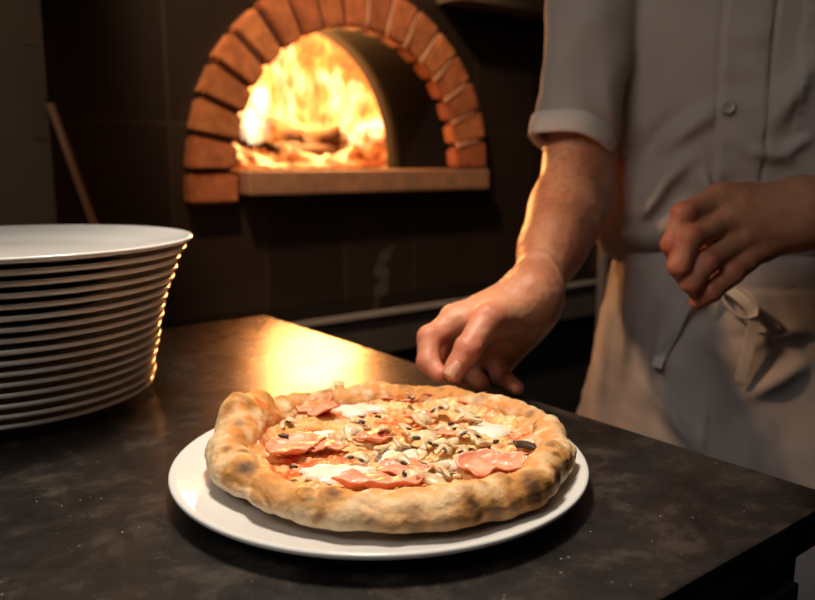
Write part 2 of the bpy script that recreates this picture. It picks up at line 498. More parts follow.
# right-hand arch joints, the fire's highlight on the mortar painted as paler colour
V = []; Fc = []
for i in range(nb // 2 + 1, nb):
    t = PI * i / nb
    for k, (a, h, dt) in enumerate(()): pass
    p0 = Vector((*ell(A_OUT + .004, H_OUT + .004, t), 0)); p1 = Vector((*ell(A_OUT + RW - .018, H_OUT + RW - .018, t), 0))
    path = [(p0.x + (p1.x - p0.x) * q, -.036, p0.y + (p1.y - p0.y) * q) for q in (0, .25, .5, .75, 1)]
    v, f = tube(path, [.0075, .0055, .0045, .0035, .0025], 8)
    Fc += [[x + len(V) for x in ff] for ff in f]; V += v
link('firelit_joints', meshdata('firelit_joints', V, Fc), M['flour_firelit'], oven)
# hearth slab
bm = bmesh.new(); bx(bm, -A_OUT + .018, A_OUT + RW - .012, -.062, .06, -.058, 0, .006)
for v in bm.verts: v.co.z += .0015 * math.sin(v.co.x * 31)
from_bm('hearth_slab', bm, M['stone'], oven)
# vestibule tube between the outer arch and the inner arch
A_IN, H_IN, YV = .310, .40, .18
V = []; Fc = []
n = 40
for (a, h, y) in ((A_OUT + .006, H_OUT + .006, .0), (A_IN, H_IN, YV), (A_IN, H_IN, YV + .07), (A_IN + .09, H_IN + .08, YV + .07), (A_OUT + .09, H_OUT + .10, .125)):
    for i in range(n + 1):
        x, z = ell(a, h, PI * i / n); V.append((x, y, z))
for k in range(4):
    for i in range(n):
        Fc.append((k * (n + 1) + i, k * (n + 1) + i + 1, (k + 1) * (n + 1) + i + 1, (k + 1) * (n + 1) + i))
link('vestibule', meshdata('vestibule', V, Fc), M['soot_shade'], oven)
# chamber: domed shell behind, with a floor
V = []; Fc = []
CY, CR, CH = .80, .82, .50
nu, nv = 48, 16
for i in range(nu):
    t = 2 * PI * i / nu
    for j in range(nv + 1):
        f = j / nv * PI / 2
        x, y = CR * math.cos(t) * math.cos(f) ** .8, CY + .56 * math.sin(t) * math.cos(f) ** .8
        V.append((x, y, CH * math.sin(f) - .001))
for i in range(nu):
    for j in range(nv):
        ang = (2 * PI * (i + .5) / nu)
        if abs(((ang - 1.5 * PI + PI) % (2 * PI)) - PI) < .52 and j < 11: continue   # the doorway
        a = i * (nv + 1) + j; b = ((i + 1) % nu) * (nv + 1) + j
        Fc.append((a, b, b + 1, a + 1))
ch = link('chamber_dome', meshdata('chamber_dome', V, Fc), M['refract'], oven)
sm = ch.modifiers.new('t', 'SOLIDIFY'); sm.thickness = .06; sm.offset = 1
bm = bmesh.new(); bx(bm, -.88, .88, .05, 1.45, -.07, -.0015)
from_bm('oven_floor', bm, M['refract'], oven)

# ------------------------------------------------------------------ FIRE
logs = [((-.30, .62, .035), (.20, .80, .035), .034), ((.02, .52, .04), (.46, .66, .036), .038), ((.12, .88, .038), (.52, .70, .038), .036),
        ((-.12, .80, .10), (.36, .60, .11), .034), ((.08, .66, .155), (.50, .80, .105), .030)]
names = ['lowest split log at the left end of the fire', 'front log glowing on the oven floor', 'back log lying deep in the oven fire',
         'crossed log resting over the others in the fire', 'topmost thin log burning in the fire']
for (a, b, r), nm in zip(logs, names):
    a, b = Vector(a), Vector(b)
    path = [a.lerp(b, k / 10) for k in range(11)]
    v, f = tube(path, [r * (1 + .12 * math.sin(k * 1.7 + r * 90)) for k in range(11)], 14)
    v = [p + Vector((0, 0, .004 * math.sin(p.x * 60))) for p in v]
    mn = min(p.z for p in v)
    if mn < .001: v = [p + Vector((0, 0, .001 - mn)) for p in v]
    o = link('firewood_log', meshdata('firewood_log', v, f), M['bark'])
    o.location = oven.location; o.rotation_euler = (0, 0, ROT)
    tag(o, nm, 'firewood', 'logs burning in the oven')
# bed of embers
nx, ny = 70, 40
gx, gy = np.meshgrid(np.linspace(-.36, .60, nx), np.linspace(.36, .98, ny), indexing='ij')
gz = .045 + .055 * fbm(gx * 13, gy * 13, 0, 3, 3) + .02 * vnoise(gx * 40, gy * 40, 0, 5)
edge = np.minimum.reduce([gx + .36, .60 - gx, gy - .36, .98 - gy])
gz = gz * sstep(0, .09, edge) + .0005
gz = np.maximum(gz, .0004)
V = np.stack([gx, gy, gz], -1).reshape(-1, 3)
o = link('ember_bed', meshdata('ember_bed', V, grid_faces(nx, ny)), M['ember'])
sd = o.modifiers.new('t', 'SOLIDIFY'); sd.thickness = .006; sd.offset = -1
o.location = oven.location + Vector((0, 0, .006)); o.rotation_euler = (0, 0, ROT)
tag(o, 'bed of glowing red embers on the oven floor under the flames', 'embers', kind='stuff')
# flames: many leaning tongues in one body of fire
V = []; Fc = []; Cc = []
def tongue(x, y, z, h, r, lean, ph):
    n = 16; k = 12; off = len(V)
    for i in range(n + 1):
        t = i / n
        rr = r * (math.sin(PI * min(1, t * .82 + .18)) ** .8) * (1 + .18 * math.sin(t * 9 + ph))
        rr = max(rr, .0006)
        cx = x + lean * t * t * h + .16 * r * math.sin(t * 7 + ph) * (1 + 2 * t); cy = y + .02 * math.sin(t * 5 + ph * 2)
        for j in range(k):
            a = 2 * PI * j / k
            V.append((cx + rr * math.cos(a), cy + rr * .55 * math.sin(a), z + h * t))
            Cc.append((1, 1 - .35 * t, 1 - .6 * t))
    for i in range(n):
        for j in range(k):
            Fc.append((off + i * k + j, off + i * k + (j + 1) % k, off + (i + 1) * k + (j + 1) % k, off + (i + 1) * k + j))
for q in range(60):
    x = random.uniform(-.24, .64); y = random.uniform(.55, 1.0)
    env = max(.35, 1 - ((x - .20) / .62) ** 2)
    h = (.15 + .31 * env) * random.uniform(.7, 1.05)
    z0 = random.uniform(.08, .13)
    h = min(h, .44 - z0)
    tongue(x, y, z0, h, random.uniform(.034, .066), random.uniform(-.3, .3), random.uniform(0, 6))
o = link('flames', meshdata('flames', V, Fc, Cc), M['flame'])
o.location = oven.location; o.rotation_euler = (0, 0, ROT)
tag(o, 'tall yellow and orange flames rising inside the brick oven', 'fire', kind='stuff')

# ------------------------------------------------------------------ steel ledge, post, pillar, peel
zl = UC(300, 322, 1.60).z
ledge = empty('steel_ledge', W(.9, 1.7, 0), ROT)
tag(ledge, 'low steel ledge running along the wall below the oven', 'ledge')
bm = bmesh.new(); bx(bm, -.5, 1.32, -.0945, .098, zl - .020, zl - .001, .002)
from_bm('ledge_top', bm, M['steel_top'], ledge)
bm = bmesh.new(); bx(bm, -.5, 1.32, -.10, -.095, zl - .014, zl, .001)
from_bm('edge_strip', bm, M['steel'], ledge)
bm = bmesh.new(); bx(bm, -.5, 1.32, -.09, .098, zl - .115, zl - .0225)
from_bm('apron_panel', bm, M['steel_dark'], ledge)
bm = bmesh.new(); bx(bm, -.48, 1.30, -.04, .098, .0, zl - .1155)
from_bm('base_panel', bm, M['cabinet'], ledge)
p = U(603, 260, 1.75)
v, f = tube([(p.x, p.y, 0.002), (p.x, p.y, 1.0), (p.x, p.y, 1.9)], [.011] * 3, 16)
o = link('steel_post', meshdata('steel_post', v, f), M['steel'])
tag(o, 'thin steel post standing behind the chef and his white apron', 'post')

pe = UC(50, 120, 1.44)
ps = pe.dot(E2)
bm = bmesh.new(); bx(bm, -.62, 0, 0, .32, 0.001, HT - .001, .004)
for k, z in ((0, 1.34), (1, 1.19)):                       # small dents in the corner
    bx(bm, -.035, -.012, -.002, .004, z, z + .004)
o = from_bm('support_pillar', bm, M['pillar']); o.location = W(ps, 1.44, 0); o.rotation_euler = (0, 0, ROT)
tag(o, 'broad brown painted pillar standing left of the oven', 'pillar')
top = UC(49, 100, 1.42); low = UC(93, 222, 1.40)
d = (low - top).normalized()
path = [top + d * .005, top + d * .3, top + d * ((top.z - .02) / -d.z)]
v, f = tube([path[0].lerp(path[2], k / 12) for k in range(13)], [.0068] * 13, 14)
peel = link('pizza_peel', meshdata('pizza_peel', v, f), M['wood'])
tag(peel, 'wooden pole handle leaning against the brown pillar behind the plates', 'peel')

# ------------------------------------------------------------------ COUNTER
CT = .90
cA = W(.617, 1.17, 0)
LC = 1.9; WC = .925
wt = empty('worktop', cA, ROT)
bm = bmesh.new(); bx(bm, -LC, 0, -WC, 0, CT - .030, CT, .0025)
me = bpy.data.meshes.new('worktop'); bmesh.ops.recalc_face_normals(bm, faces=bm.faces); bm.to_mesh(me); bm.free()
bpy.data.objects.remove(wt)
wt = link('worktop', me, M['granite'], smooth=False); wt.location = cA; wt.rotation_euler = (0, 0, ROT)
tag(wt, 'dark speckled granite worktop under the pizza and the plates', 'worktop')
bm = bmesh.new(); bx(bm, -LC + .03, -.05, -WC + .006, -.05, .10, CT - .0305, .002); bx(bm, -LC + .06, -.08, -WC + .05, -.08, .0005, .10)
cb = empty('counter_cabinet', cA, ROT); tag(cb, 'dark base cabinet under the granite worktop', 'cabinet')
from_bm('cabinet_body', bm, M['cabinet'], cb)
for k in range(3):
    x0 = -.06 - k * .6
    bm = bmesh.new(); bx(bm, x0 - .58, x0, -WC - .002, -WC + .0055, .12, CT - .05, .002)
    from_bm('door', bm, M['cabinet'], cb)

# ------------------------------------------------------------------ PLATES
def plate_mesh(R, name):
    s = R / .155
    prof = [(0.0001, .0048), (.085 * s, .0048), (.098 * s, .0058), (.108 * s, .0085), (.130 * s, .0128), (.149 * s, .0172), (.1530 * s, .0186),
            (.1548 * s, .0185), (.1556 * s, .0172), (.1553 * s, .0155), (.1535 * s, .0140), (.149 * s, .0128), (.128 * s, .0086), (.108 * s, .0055), (.101 * s, .0020), (.099 * s, .0),
            (.095 * s, .0), (.093 * s, .0015), (.0001, .0016)]
    V, Fc = lathe(prof, 144)
    return meshdata(name, V, Fc)
NP = 16
zr0, zr1 = .918, 1.0775
cb0, cb1 = Vector((-.4299, .8204)), Vector((-.3985, .787))
for i in range(NP):
    t = i / (NP - 1)
    R = .1505 + .0085 * t + .018 * t ** 4
    if i == NP - 1: R = .178
    c = cb0.lerp(cb1, t)
    j = Vector((random.uniform(-1, 1), random.uniform(-1, 1))) * .0015
    if i in (0, NP - 1): j = Vector((0, 0))
    o = link('dinner_plate', plate_mesh(R, 'dinner_plate'), M['porcelain'])
    o.location = (c.x + j.x, c.y + j.y, CT + .0004 + i * (zr1 - zr0) / (NP - 1))
    if i == NP - 1: lb = 'widest white plate, topmost of the stack on the left'
    elif i == 0: lb = 'bottom white plate of the stack, resting on the dark worktop'
    else:
        from_top = NP - i
        w = ['', 'first', 'second', 'third', 'fourth', 'fifth', 'sixth', 'seventh', 'eighth', 'ninth', 'tenth', 'eleventh', 'twelfth', 'thirteenth', 'fourteenth', 'fifteenth']
        lb = f'white plate in the left stack, {w[from_top]} from the top' if from_top <= 8 else f'white plate in the left stack, {w[i + 1]} from the bottom'
    tag(o, lb, 'plate', 'stacked white plates on the worktop')
PC = Vector((-.022, .612))
sp = link('serving_plate', plate_mesh(.165, 'serving_plate'), M['porcelain'])
sp.location = (PC.x, PC.y, CT + .0004)
tag(sp, 'round white plate carrying the pizza on the dark worktop', 'plate')

# ------------------------------------------------------------------ PIZZA
PX, PY = -.011, .6215
pizza = empty('pizza', (PX, PY, CT + .016)); tag(pizza, 'baked pizza with ham, mushrooms and mozzarella on a white plate', 'pizza')
Z0 = .016 + CT
def loc(px, py, z): return UZ(px, py, z) - Vector((PX, PY, Z0))
def ang_of(px, py, z):
    p = loc(px, py, z); return math.atan2(p.y, p.x)
def bumpf(th, c, w):
    d = (th - c + PI) % (2 * PI) - PI
    return np.exp(-(d / w) ** 2)
lumpA = ang_of(246, 405, CT + .05)
def Rout(th):
    x, y = np.cos(th), np.sin(th)
    return .1500 + .004 * vnoise(x * 1.6, y * 1.6, 4, 1) + .0032 * vnoise(x * 4, y * 4, 4, 2) + .002 * vnoise(x * 10, y * 10, 2, 6) \
        - .006 * bumpf(th, 2.0, .5) + .002 * bumpf(th, lumpA, .25) + .003 * bumpf(th, -1.3, .5) - .0065 * bumpf(th, -.1, .8) - .003 * bumpf(th, PI, .6)
def rimw(th):
    x, y = np.cos(th), np.sin(th)
    return .0175 + .003 * vnoise(x * 3, y * 3, 1, 3) + .001 * bumpf(th, -1.6, .7) + .0 * bumpf(th, lumpA, .3) - .0045 * bumpf(th, .15, .7) - .003 * bumpf(th, 1.4, .6)
def rimh(th):
    x, y = np.cos(th), np.sin(th)
    return .0105 + .0022 * vnoise(x * 4, y * 4, 1, 8) + .0012 * vnoise(x * 11, y * 11, 1, 9) + .0070 * bumpf(th, lumpA, .24) + .004 * bumpf(th, PI, .5) \
        + .0035 * bumpf(th, -.5, .5) + .002 * bumpf(th, -1.5, .8)
nt_, ns = 720, 64
th = np.linspace(0, 2 * PI, nt_, endpoint=False)[:, None]
k = np.linspace(0, 1, ns)[None, :]
ro, w_, hh = Rout(th), rimw(th), rimh(th)
psi = np.where(k < .8, 205 - (205 + 75) * (k / .8), -75) * PI / 180
fl = np.clip((k - .8) / .2, 0, 1)
zc = .0105 + (hh - .0105) * .35
r_ = ro - w_ + w_ * np.cos(psi); z_ = zc + hh * np.sin(psi) * np.where(np.sin(psi) > 0, 1.05, .9)
z_ = np.maximum(z_, 0.0012)
rb = ro - w_ + w_ * math.cos(-75 * PI / 180)
r_ = np.where(fl > 0, rb * (1 - fl) + .0005 * fl, r_); z_ = np.where(fl > 0, .0012 + 0 * r_, z_)
X = r_ * np.cos(th); Yv = r_ * np.sin(th); Zv = z_ + 0 * th
nrm = np.sin(psi) * (1 - fl)
# bubbles and dents
d = .0022 * fbm(X * 90, Yv * 90, Zv * 90, 11, 3) + .0013 * np.maximum(0, vnoise(X * 55, Yv * 55, Zv * 55, 21)) ** 1.0
big = .0028 * fbm(X * 38, Yv * 38, Zv * 38, 31, 2)
dd = (d + big) * (1 - fl)
lp = loc(246, 404, CT + .044)
lump = np.exp(-(((X - lp.x) ** 2 + (Yv - lp.y) ** 2) / .017 ** 2))
rim_only = sstep(.02, .3, nrm)
def spotxy(px, py): return loc(px, py, CT + .050)
for px, py, rad, h in [(262, 396, .0105, .0085), (236, 409, .0115, .0080), (249, 400, .008, .003)]:
    q = spotxy(px, py); dd = dd + h * np.exp(-(((X - q.x) ** 2 + (Yv - q.y) ** 2) / rad ** 2) ** 1.4) * rim_only * (1 - fl)
br_ = np.random.default_rng(5)
blist = []
for q in range(46):
    t = br_.uniform(0, 2 * PI); rad = br_.uniform(.0035, .0085); rr0 = float(Rout(np.array(t)) - rimw(np.array(t)) * br_.uniform(.45, 1.55))
    zz0 = .018; bx_, by_ = rr0 * math.cos(t), rr0 * math.sin(t)
    blist.append((bx_, by_, rad))
    dd = dd + rad * .26 * np.exp(-(((X - bx_) ** 2 + (Yv - by_) ** 2) / rad ** 2) ** 1.5) * rim_only * (1 - fl)
dd = dd - .0012 * np.exp(-(vnoise(X * 32, Yv * 32, Zv * 32, 77) / .09) ** 2) * (1 - fl)
crn = lump * .003 * np.sin(X * 300 + Yv * 210)
X = X + dd * np.cos(psi) * np.cos(th); Yv = Yv + dd * np.cos(psi) * np.sin(th); Zv = Zv + dd * np.maximum(nrm, -.3) + crn * (nrm > 0)
Zv = np.maximum(Zv, .0012)
Vp = np.stack([X, Yv, Zv], -1).reshape(-1, 3)
x, y, z = Vp.T
# crust colours
pale = np.array([.88, .66, .40]); gold = np.array([.70, .33, .085]); brown = np.array([.26, .10, .03]); char = np.array([.035, .018, .010]); flour_firelit = np.array([.84, .72, .54])
c = np.tile(pale, (len(Vp), 1))
def mix(c, col, f): return c * (1 - f[:, None]) + np.array(col) * f[:, None]
n1 = fbm(x * 34, y * 34, z * 50, 41, 4); n2 = fbm(x * 120, y * 120, z * 120, 51, 3)
c = mix(c, gold, sstep(-.05, .38, n1) * .75); c = mix(c, (.46, .19, .055), sstep(.18, .42, n1) * .7)
rr = np.hypot(x, y); tt = np.arctan2(y, x)
side = sstep(.017, .006, z); c = mix(c, flour_firelit, side * .7)
c = mix(c, gold, sstep(.011, .02, z) * .35 * sstep(-.3, .3, n2))
Ro = Rout(tt); inner_ = sstep(.70, .40, (rr - (Ro - 2 * rimw(tt))) / (2 * rimw(tt)))
c = mix(c, (.84, .30, .06), inner_ * .75 * sstep(-.3, .25, n2))
c = mix(c, brown, sstep(.40, .62, fbm(x * 60, y * 60, z * 60, 61, 3)) * .8 * (z > .006))
spots = [(244, 463, .946, .0100, 1), (334, 487, .943, .0085, .8), (540, 486, .944, .0135, 1), (479, 508, .938, .0085, .95), (564, 474, .942, .0070, 1), (262, 388, .965, .0085, .75),
         (316, 509, .935, .0045, .6), (417, 524, .926, .0085, .55), (395, 524, .930, .006, .5), (226, 444, .95, .0045, .8), (500, 520, .930, .008, .6), (520, 500, .94, .008, .6),
         (560, 450, .945, .0045, .8), (552, 440, .945, .004, .6), (330, 382, .945, .006, .6), (405, 381, .945, .006, .5), (420, 384, .945, .005, .5), (450, 388, .945, .004, .6),
         (527, 410, .945, .005, .55), (530, 420, .943, .004, .6), (245, 446, .95, .004, .7), (572, 462, .94, .005, .8), (463, 515, .93, .006, .5), (285, 500, .935, .005, .35),
         (372, 515, .93, .007, .35), (440, 522, .925, .006, .4), (552, 497, .935, .007, .8), (237, 420, .95, .005, .5), (300, 388, .945, .006, .4), (480, 392, .94, .006, .35)]
Wv = Vp + np.array([PX, PY, Z0 - CZ])
dep = Wv[:, 1] * cp - Wv[:, 2] * sp_; pxs = 407.5 + F * Wv[:, 0] / dep; pys = 300 + F * (-Wv[:, 2] * cp - Wv[:, 1] * sp_) / dep
for k_, (bx_, by_, rad) in enumerate(blist):          # blister tops brown first
    dist = np.sqrt((x - bx_) ** 2 + (y - by_) ** 2) + .0025 * n2
    am = (.25, .55, .85)[k_ % 3]
    c = mix(c, gold, sstep(rad * 1.3, rad * .5, dist) * am * (z > .012)); c = mix(c, brown, sstep(rad * .75, rad * .1, dist) * am * am * (z > .014))
for px, py, zz, rad, am in spots:
    nearp = (pxs - px) ** 2 + (pys - py) ** 2 + np.where(z < .003, 1e6, 0)
    cand = np.where(nearp < 30)[0]
    if len(cand) == 0: cand = np.array([int(np.argmin(nearp))])
    i0 = cand[int(np.argmin(dep[cand]))]; p = Vector(Vp[i0])
    dist = np.sqrt((x - p.x) ** 2 + (y - p.y) ** 2 + ((z - p.z) * .8) ** 2) + .0035 * n2 + .003 * n1
    c = mix(c, gold, sstep(rad * 2.1, rad * .9, dist) * .8 * am)
    c = mix(c, brown, sstep(rad * 1.45, rad * .55, dist) * am)
    c = mix(c, char, sstep(rad * .95, rad * .25, dist) * am * am)
lm = np.exp(-(((x - lp.x) ** 2 + (y - lp.y) ** 2) / .024 ** 2))
c = mix(c, (.86, .40, .07), np.clip(lm * 1.6, 0, 1) * sstep(.008, .02, z) * .7); c = mix(c, (.62, .10, .01), np.clip(lm * 1.6, 0, 1) * sstep(.02, .25, n2) * sstep(.010, .02, z) * .9)
link('crust', set_mesh('crust', Vp, grid_faces(nt_, ns, True), c), M['crust'], pizza)

# topping base: height field disc
nr = 130
kk = np.linspace(0.0001, 1, nr)[None, :]
R2 = Rout(th) - rimw(th) * (1.42 + .12 * vnoise(np.cos(th) * 6, np.sin(th) * 6, 0, 66))
r_ = R2 * kk; X = r_ * np.cos(th); Yv = r_ * np.sin(th)
def topz(X, Y):
    return .0082 + .0022 * fbm(X * 40, Y * 40, 0, 71, 3) + .0017 * vnoise(X * 110, Y * 110, 0, 75) + .0013 * vnoise(X * 260, Y * 260, 0, 76)
Zv = topz(X, Yv) + (.0075 + (rimh(th) - .0105) * .6) * sstep(.80, .99, kk) ** 1.3
Vp = np.stack([X, Yv, Zv], -1).reshape(-1, 3); x, y, z = Vp.T
n1 = fbm(x * 38, y * 38, 0, 81, 4); n2 = fbm(x * 120, y * 120, 0, 82, 3); n3 = fbm(x * 300, y * 300, 0, 83, 2)
c = np.tile(np.array([.86, .42, .13]), (len(Vp), 1))
c = mix(c, (.74, .13, .02), sstep(-.02, .30, n1)); c = mix(c, (.88, .56, .22), sstep(.0, .35, -n1) * .9)
c = mix(c, (.55, .075, .015), sstep(.25, .5, n2) * .6); c = mix(c, (.86, .46, .15), sstep(.2, .5, -n2) * .6)
c = mix(c, (.93, .72, .40), sstep(.15, .45, n3) * .45); c = mix(c, (.90, .62, .28), sstep(.22, .42, fbm(x * 60, y * 60, 0, 88, 3)) * .55)
cr = np.exp(-((x - loc(425, 450, .935).x) ** 2 + (y - loc(425, 450, .935).y) ** 2) / .045 ** 2)
c = mix(c, (.86, .68, .38), np.clip(cr * 1.1, 0, .85) * sstep(-.35, .15, n2))
link('sauce_layer', set_mesh('sauce_layer', Vp, grid_faces(nt_, nr, True), c), M['sauce'], pizza)

def blob(name, px, py, ra, rb_, rot, hgt, m, seed, par=pizza, dz=0, irr=.28, wr=0):
    """flattened irregular pool: closed top and bottom"""
    p = loc(px, py, Z0 + .010); n, k = 64, 18; V = []
    for i in range(n):
        t = 2 * PI * i / n
        e = 1 + irr * float(vnoise(math.cos(t) * 1.5, math.sin(t) * 1.5, seed, 7)) + irr * .5 * float(vnoise(math.cos(t) * 5, math.sin(t) * 5, seed, 9))
        for j in range(k + 1):
            q = j / k
            lx, ly = ra * e * q * math.cos(t), rb_ * e * q * math.sin(t)
            gx, gy = p.x + lx * math.cos(rot) - ly * math.sin(rot), p.y + lx * math.sin(rot) + ly * math.cos(rot)
            zz = hgt * (1 - q ** 4) ** .5
            V.append((gx, gy, 0.0085 + dz + zz))
    V = np.array(V)
    V[:, 2] += .0012 * fbm(V[:, 0] * 90, V[:, 1] * 90, 0, seed, 2) + wr * fbm(V[:, 0] * 150, V[:, 1] * 150, 0, seed + 5, 2)
    Fc = grid_faces(n, k + 1, True)
    return link(name, meshdata(name, V, Fc), m, par)
for i, (px, py, ra, rb_, rot) in enumerate([(356, 409, .026, .017, -.1), (334, 473, .027, .016, .1), (489, 429, .019, .018, .3), (505, 457, .019, .010, -.3),
                                       (396, 454, .019, .013, .2), (322, 437, .021, .016, .4), (432, 474, .012, .012, 0), (445, 466, .014, .010, .6)]):
    blob('mozzarella', px, py, ra, rb_, rot, .0038, M['mozz'], 10 + i)

def ham(px, py, ra, rb_, rot, amp, seed, lift=.0015, curl=0):
    p = loc(px, py, Z0 + .010); n, k = 56, 16; V = []
    for i in range(n):
        t = 2 * PI * i / n
        e = 1 + .42 * float(vnoise(math.cos(t) * 1.4, math.sin(t) * 1.4, seed, 3)) + .12 * float(vnoise(math.cos(t) * 4.5, math.sin(t) * 4.5, seed, 4))
        for j in range(k + 1):
            q = j / k
            lx, ly = ra * e * q * math.cos(t), rb_ * e * q * math.sin(t)
            fold = amp * (abs(math.sin((lx * 150 + ly * 60) + seed)) * .8 + .5 * math.sin(ly * 260 + lx * 90 + seed * 2)) * (.35 + .65 * q)
            cz = curl * max(0, q - .45) ** 2 * (1 + math.sin(t + seed))
            V.append((p.x + lx * math.cos(rot) - ly * math.sin(rot), p.y + lx * math.sin(rot) + ly * math.cos(rot), .0105 + lift + fold + cz))
    V = np.array(V); V[:, 2] += .0022 * fbm(V[:, 0] * 100, V[:, 1] * 100, 0, seed, 3)
    o = link('ham_slice', meshdata('ham_slice', V, grid_faces(n, k + 1, True)), M['ham'], pizza)
    s = o.modifiers.new('t', 'SOLIDIFY'); s.thickness = .0014; s.offset = -1
for i, a in enumerate([(314, 413, .017, .013, .2, .0050, .012), (291, 452, .024, .021, .8, .0038, .006), (322, 450, .019, .012, -.5, .0030, .003), (378, 485, .022, .016, .2, .0040, .008),
                       (405, 473, .019, .013, -.4, .0036, .006), (374, 441, .014, .011, .3, .0035, .005), (492, 468, .023, .020, .3, .0042, .008), (428, 396, .022, .010, .1, .0028, .003),
                       (474, 404, .020, .010, -.4, .0028, .003), (418, 420, .013, .010, .2, .0035, .004), (398, 400, .016, .009, 0, .0025, .002), (452, 437, .011, .008, 0, .0022, .002)]):
    ham(a[0], a[1], a[2] * 1.12, a[3] * 1.15, a[4], a[5] * .75, i * 3 + 1, curl=a[6] * 1.2)

# mushroom slice: cap and stem cut in profile
half = [(0, 1.0), (.22, .98), (.45, .90), (.66, .76), (.82, .56), (.92, .34), (.95, .16), (.90, .04), (.78, .0), (.62, .05), (.46, .12), (.30, .14), (.22, .06), (.19, -.12), (.19, -.32), (.22, -.50), (.20, -.60), (.10, -.66), (0, -.67)]
prof = half + [(-a, b) for a, b in half[-2:0:-1]]
def mushroom(px, py, size, rz, tiltx, tilty, dz=0, gills=True, dark=False, bend=.25, zbase=None):
    p = loc(px, py, Z0 + .013 if zbase is None else zbase)
    b = bmesh.new(); th_ = .0019
    sx = random.uniform(.85, 1.1)
    sy = random.uniform(.75, 1.15); sh = random.uniform(-.35, .35)
    kind_ = random.choice((0, 0, 1, 2)) if not dark else 2
    pr = prof if kind_ == 0 else (half + [(-.12, -.62), (-.15, .2), (-.12, .9)] if kind_ == 1 else [(x_, y_) for x_, y_ in prof if y_ > -.05 and not (abs(x_) < .25 and y_ < .3)])
    pr = [(x_ + sh * y_ + random.uniform(-.03, .03), y_ * sy + random.uniform(-.03, .03)) for x_, y_ in pr]
    vs = [b.verts.new((x_ * size * sx, y_ * size, -th_ / 2)) for x_, y_ in pr]
    f = b.faces.new(vs)
    bmesh.ops.triangulate(b, faces=[f])
    bmesh.ops.subdivide_edges(b, edges=b.edges[:], cuts=1)
    ex = bmesh.ops.extrude_face_region(b, geom=b.faces[:])
    for v in [g for g in ex['geom'] if isinstance(g, bmesh.types.BMVert)]: v.co.z += th_
    bmesh.ops.recalc_face_normals(b, faces=b.faces)
    ph = random.uniform(0, 6)
    def warp(co):
        x_, y_ = co.x / size, co.y / size
        co.z += size * bend * (x_ * x_ - .4) * .9 + size * .10 * math.sin(x_ * 3 + y_ * 4 + ph)
        return co
    for v in b.verts: warp(v.co)
    R = Matrix.Translation(Vector((p.x, p.y, p.z if zbase is not None else .0130 + dz))) @ Matrix.Rotation(rz, 4, 'Z') @ Matrix.Rotation(tiltx, 4, 'X') @ Matrix.Rotation(tilty, 4, 'Y')
    if zbase is not None: R = Matrix.Translation(Vector((p.x, p.y, p.z))) @ Matrix.Rotation(rz, 4, 'Z') @ Matrix.Rotation(tiltx, 4, 'X') @ Matrix.Rotation(tilty, 4, 'Y')
    bmesh.ops.transform(b, matrix=R, verts=b.verts)
    o = from_bm('mushroom_slice', b, M['gill'] if dark else M['mush'], pizza, smooth=True)
    if gills and not dark:
        g = bmesh.new()
        for sgn in ((-1, 1) if kind_ == 0 else (1,)):
            q = [(.22, .15), (.34, .20), (.52, .20), (.70, .14), (.80, .08), (.78, .03), (.62, .04), (.44, .08), (.32, .11), (.24, .09)]
            v0 = [g.verts.new(((sgn * a + sh * c_) * size * sx, c_ * sy * size, 0)) for a, c_ in q]
            for v in v0: warp(v.co); v.co.z -= .0010
            v1 = [g.verts.new((v.co.x, v.co.y, v.co.z + .0022)) for v in v0]
            g.faces.new(v0); g.faces.new(v1[::-1])
            for i in range(len(q)): g.faces.new((v0[i], v0[(i + 1) % len(q)], v1[(i + 1) % len(q)], v1[i]))
        bmesh.ops.transform(g, matrix=R, verts=g.verts)
        from_bm('gills', g, M['gill'], o)
ms = [(282, 423, .0125, .3, .2, .1), (348, 436, .0125, .1, 1.05, .1), (391, 436, .0120, 2.4, .6, .2), (331, 441, .0095, -1.2, .3, .2), (425, 426, .0120, 1.0, .7, .1),
      (437, 414, .0120, -.6, .6, -.3), (449, 431, .0115, .2, .3, .1), (461, 417, .0120, -1.0, .3, .2), (474, 424, .0110, .9, .2, -.2), (492, 445, .0115, 1.5, .15, .3),
      (455, 447, .0110, 1.2, .1, .1), (424, 446, .0125, -.3, .3, .2), (410, 449, .0115, .6, .2, .3), (432, 463, .0100, 2.6, .4, .2), (397, 466, .0095, -.4, .2, .1),
      (405, 484, .0120, .5, .35, -.2), (431, 487, .0125, -.5, .25, .2), (455, 478, .0125, 1.9, .3, .1), (363, 424, .0090, 1.4, .3, .2), (377, 430, .0085, -.8, .2, .1),
      (471, 439, .0105, .2, .1, .2), (415, 459, .0095, -1.8, .3, .1), (443, 472, .0100, .9, .2, .2), (355, 463, .0085, -.2, .1, .1), (416, 434, .0100, 2.2, .3, .2),
      (520, 447, .0115, -.3, .3, -.1), (440, 452, .0105, -.9, .3, .3), (404, 430, .0095, .4, .4, .1), (385, 452, .0080, 1.1, .3, .1), (466, 455, .0085, .5, .2, .1)]
for i, a in enumerate(ms):
    mushroom(a[0], a[1], a[2] * 1.12, a[3], min(a[4], .45), a[5], dz=.0004 + .0011 * (i % 3), gills=(i % 3 != 1), bend=(.18, .32, -.2)[i % 3])
p = loc(333, 386, CT + .045)
mushroom(333, 386, .0120, .1, .25, .1, zbase=CT + .0415)
for px, py, s, rz in [(527, 453, .010, .4), (283, 441, .0042, .1), (295, 472, .0042, .8), (413, 402, .0050, 2), (497, 447, .0035, 1), (362, 427, .004, .4), (452, 428, .004, .9), (457, 483, .0048, .3), (408, 478, .0050, 1.2), (378, 421, .003, 0), (352, 462, .0035, 2.2)]:
    mushroom(px, py, s, rz, .3, .2, dz=.0035, dark=True)
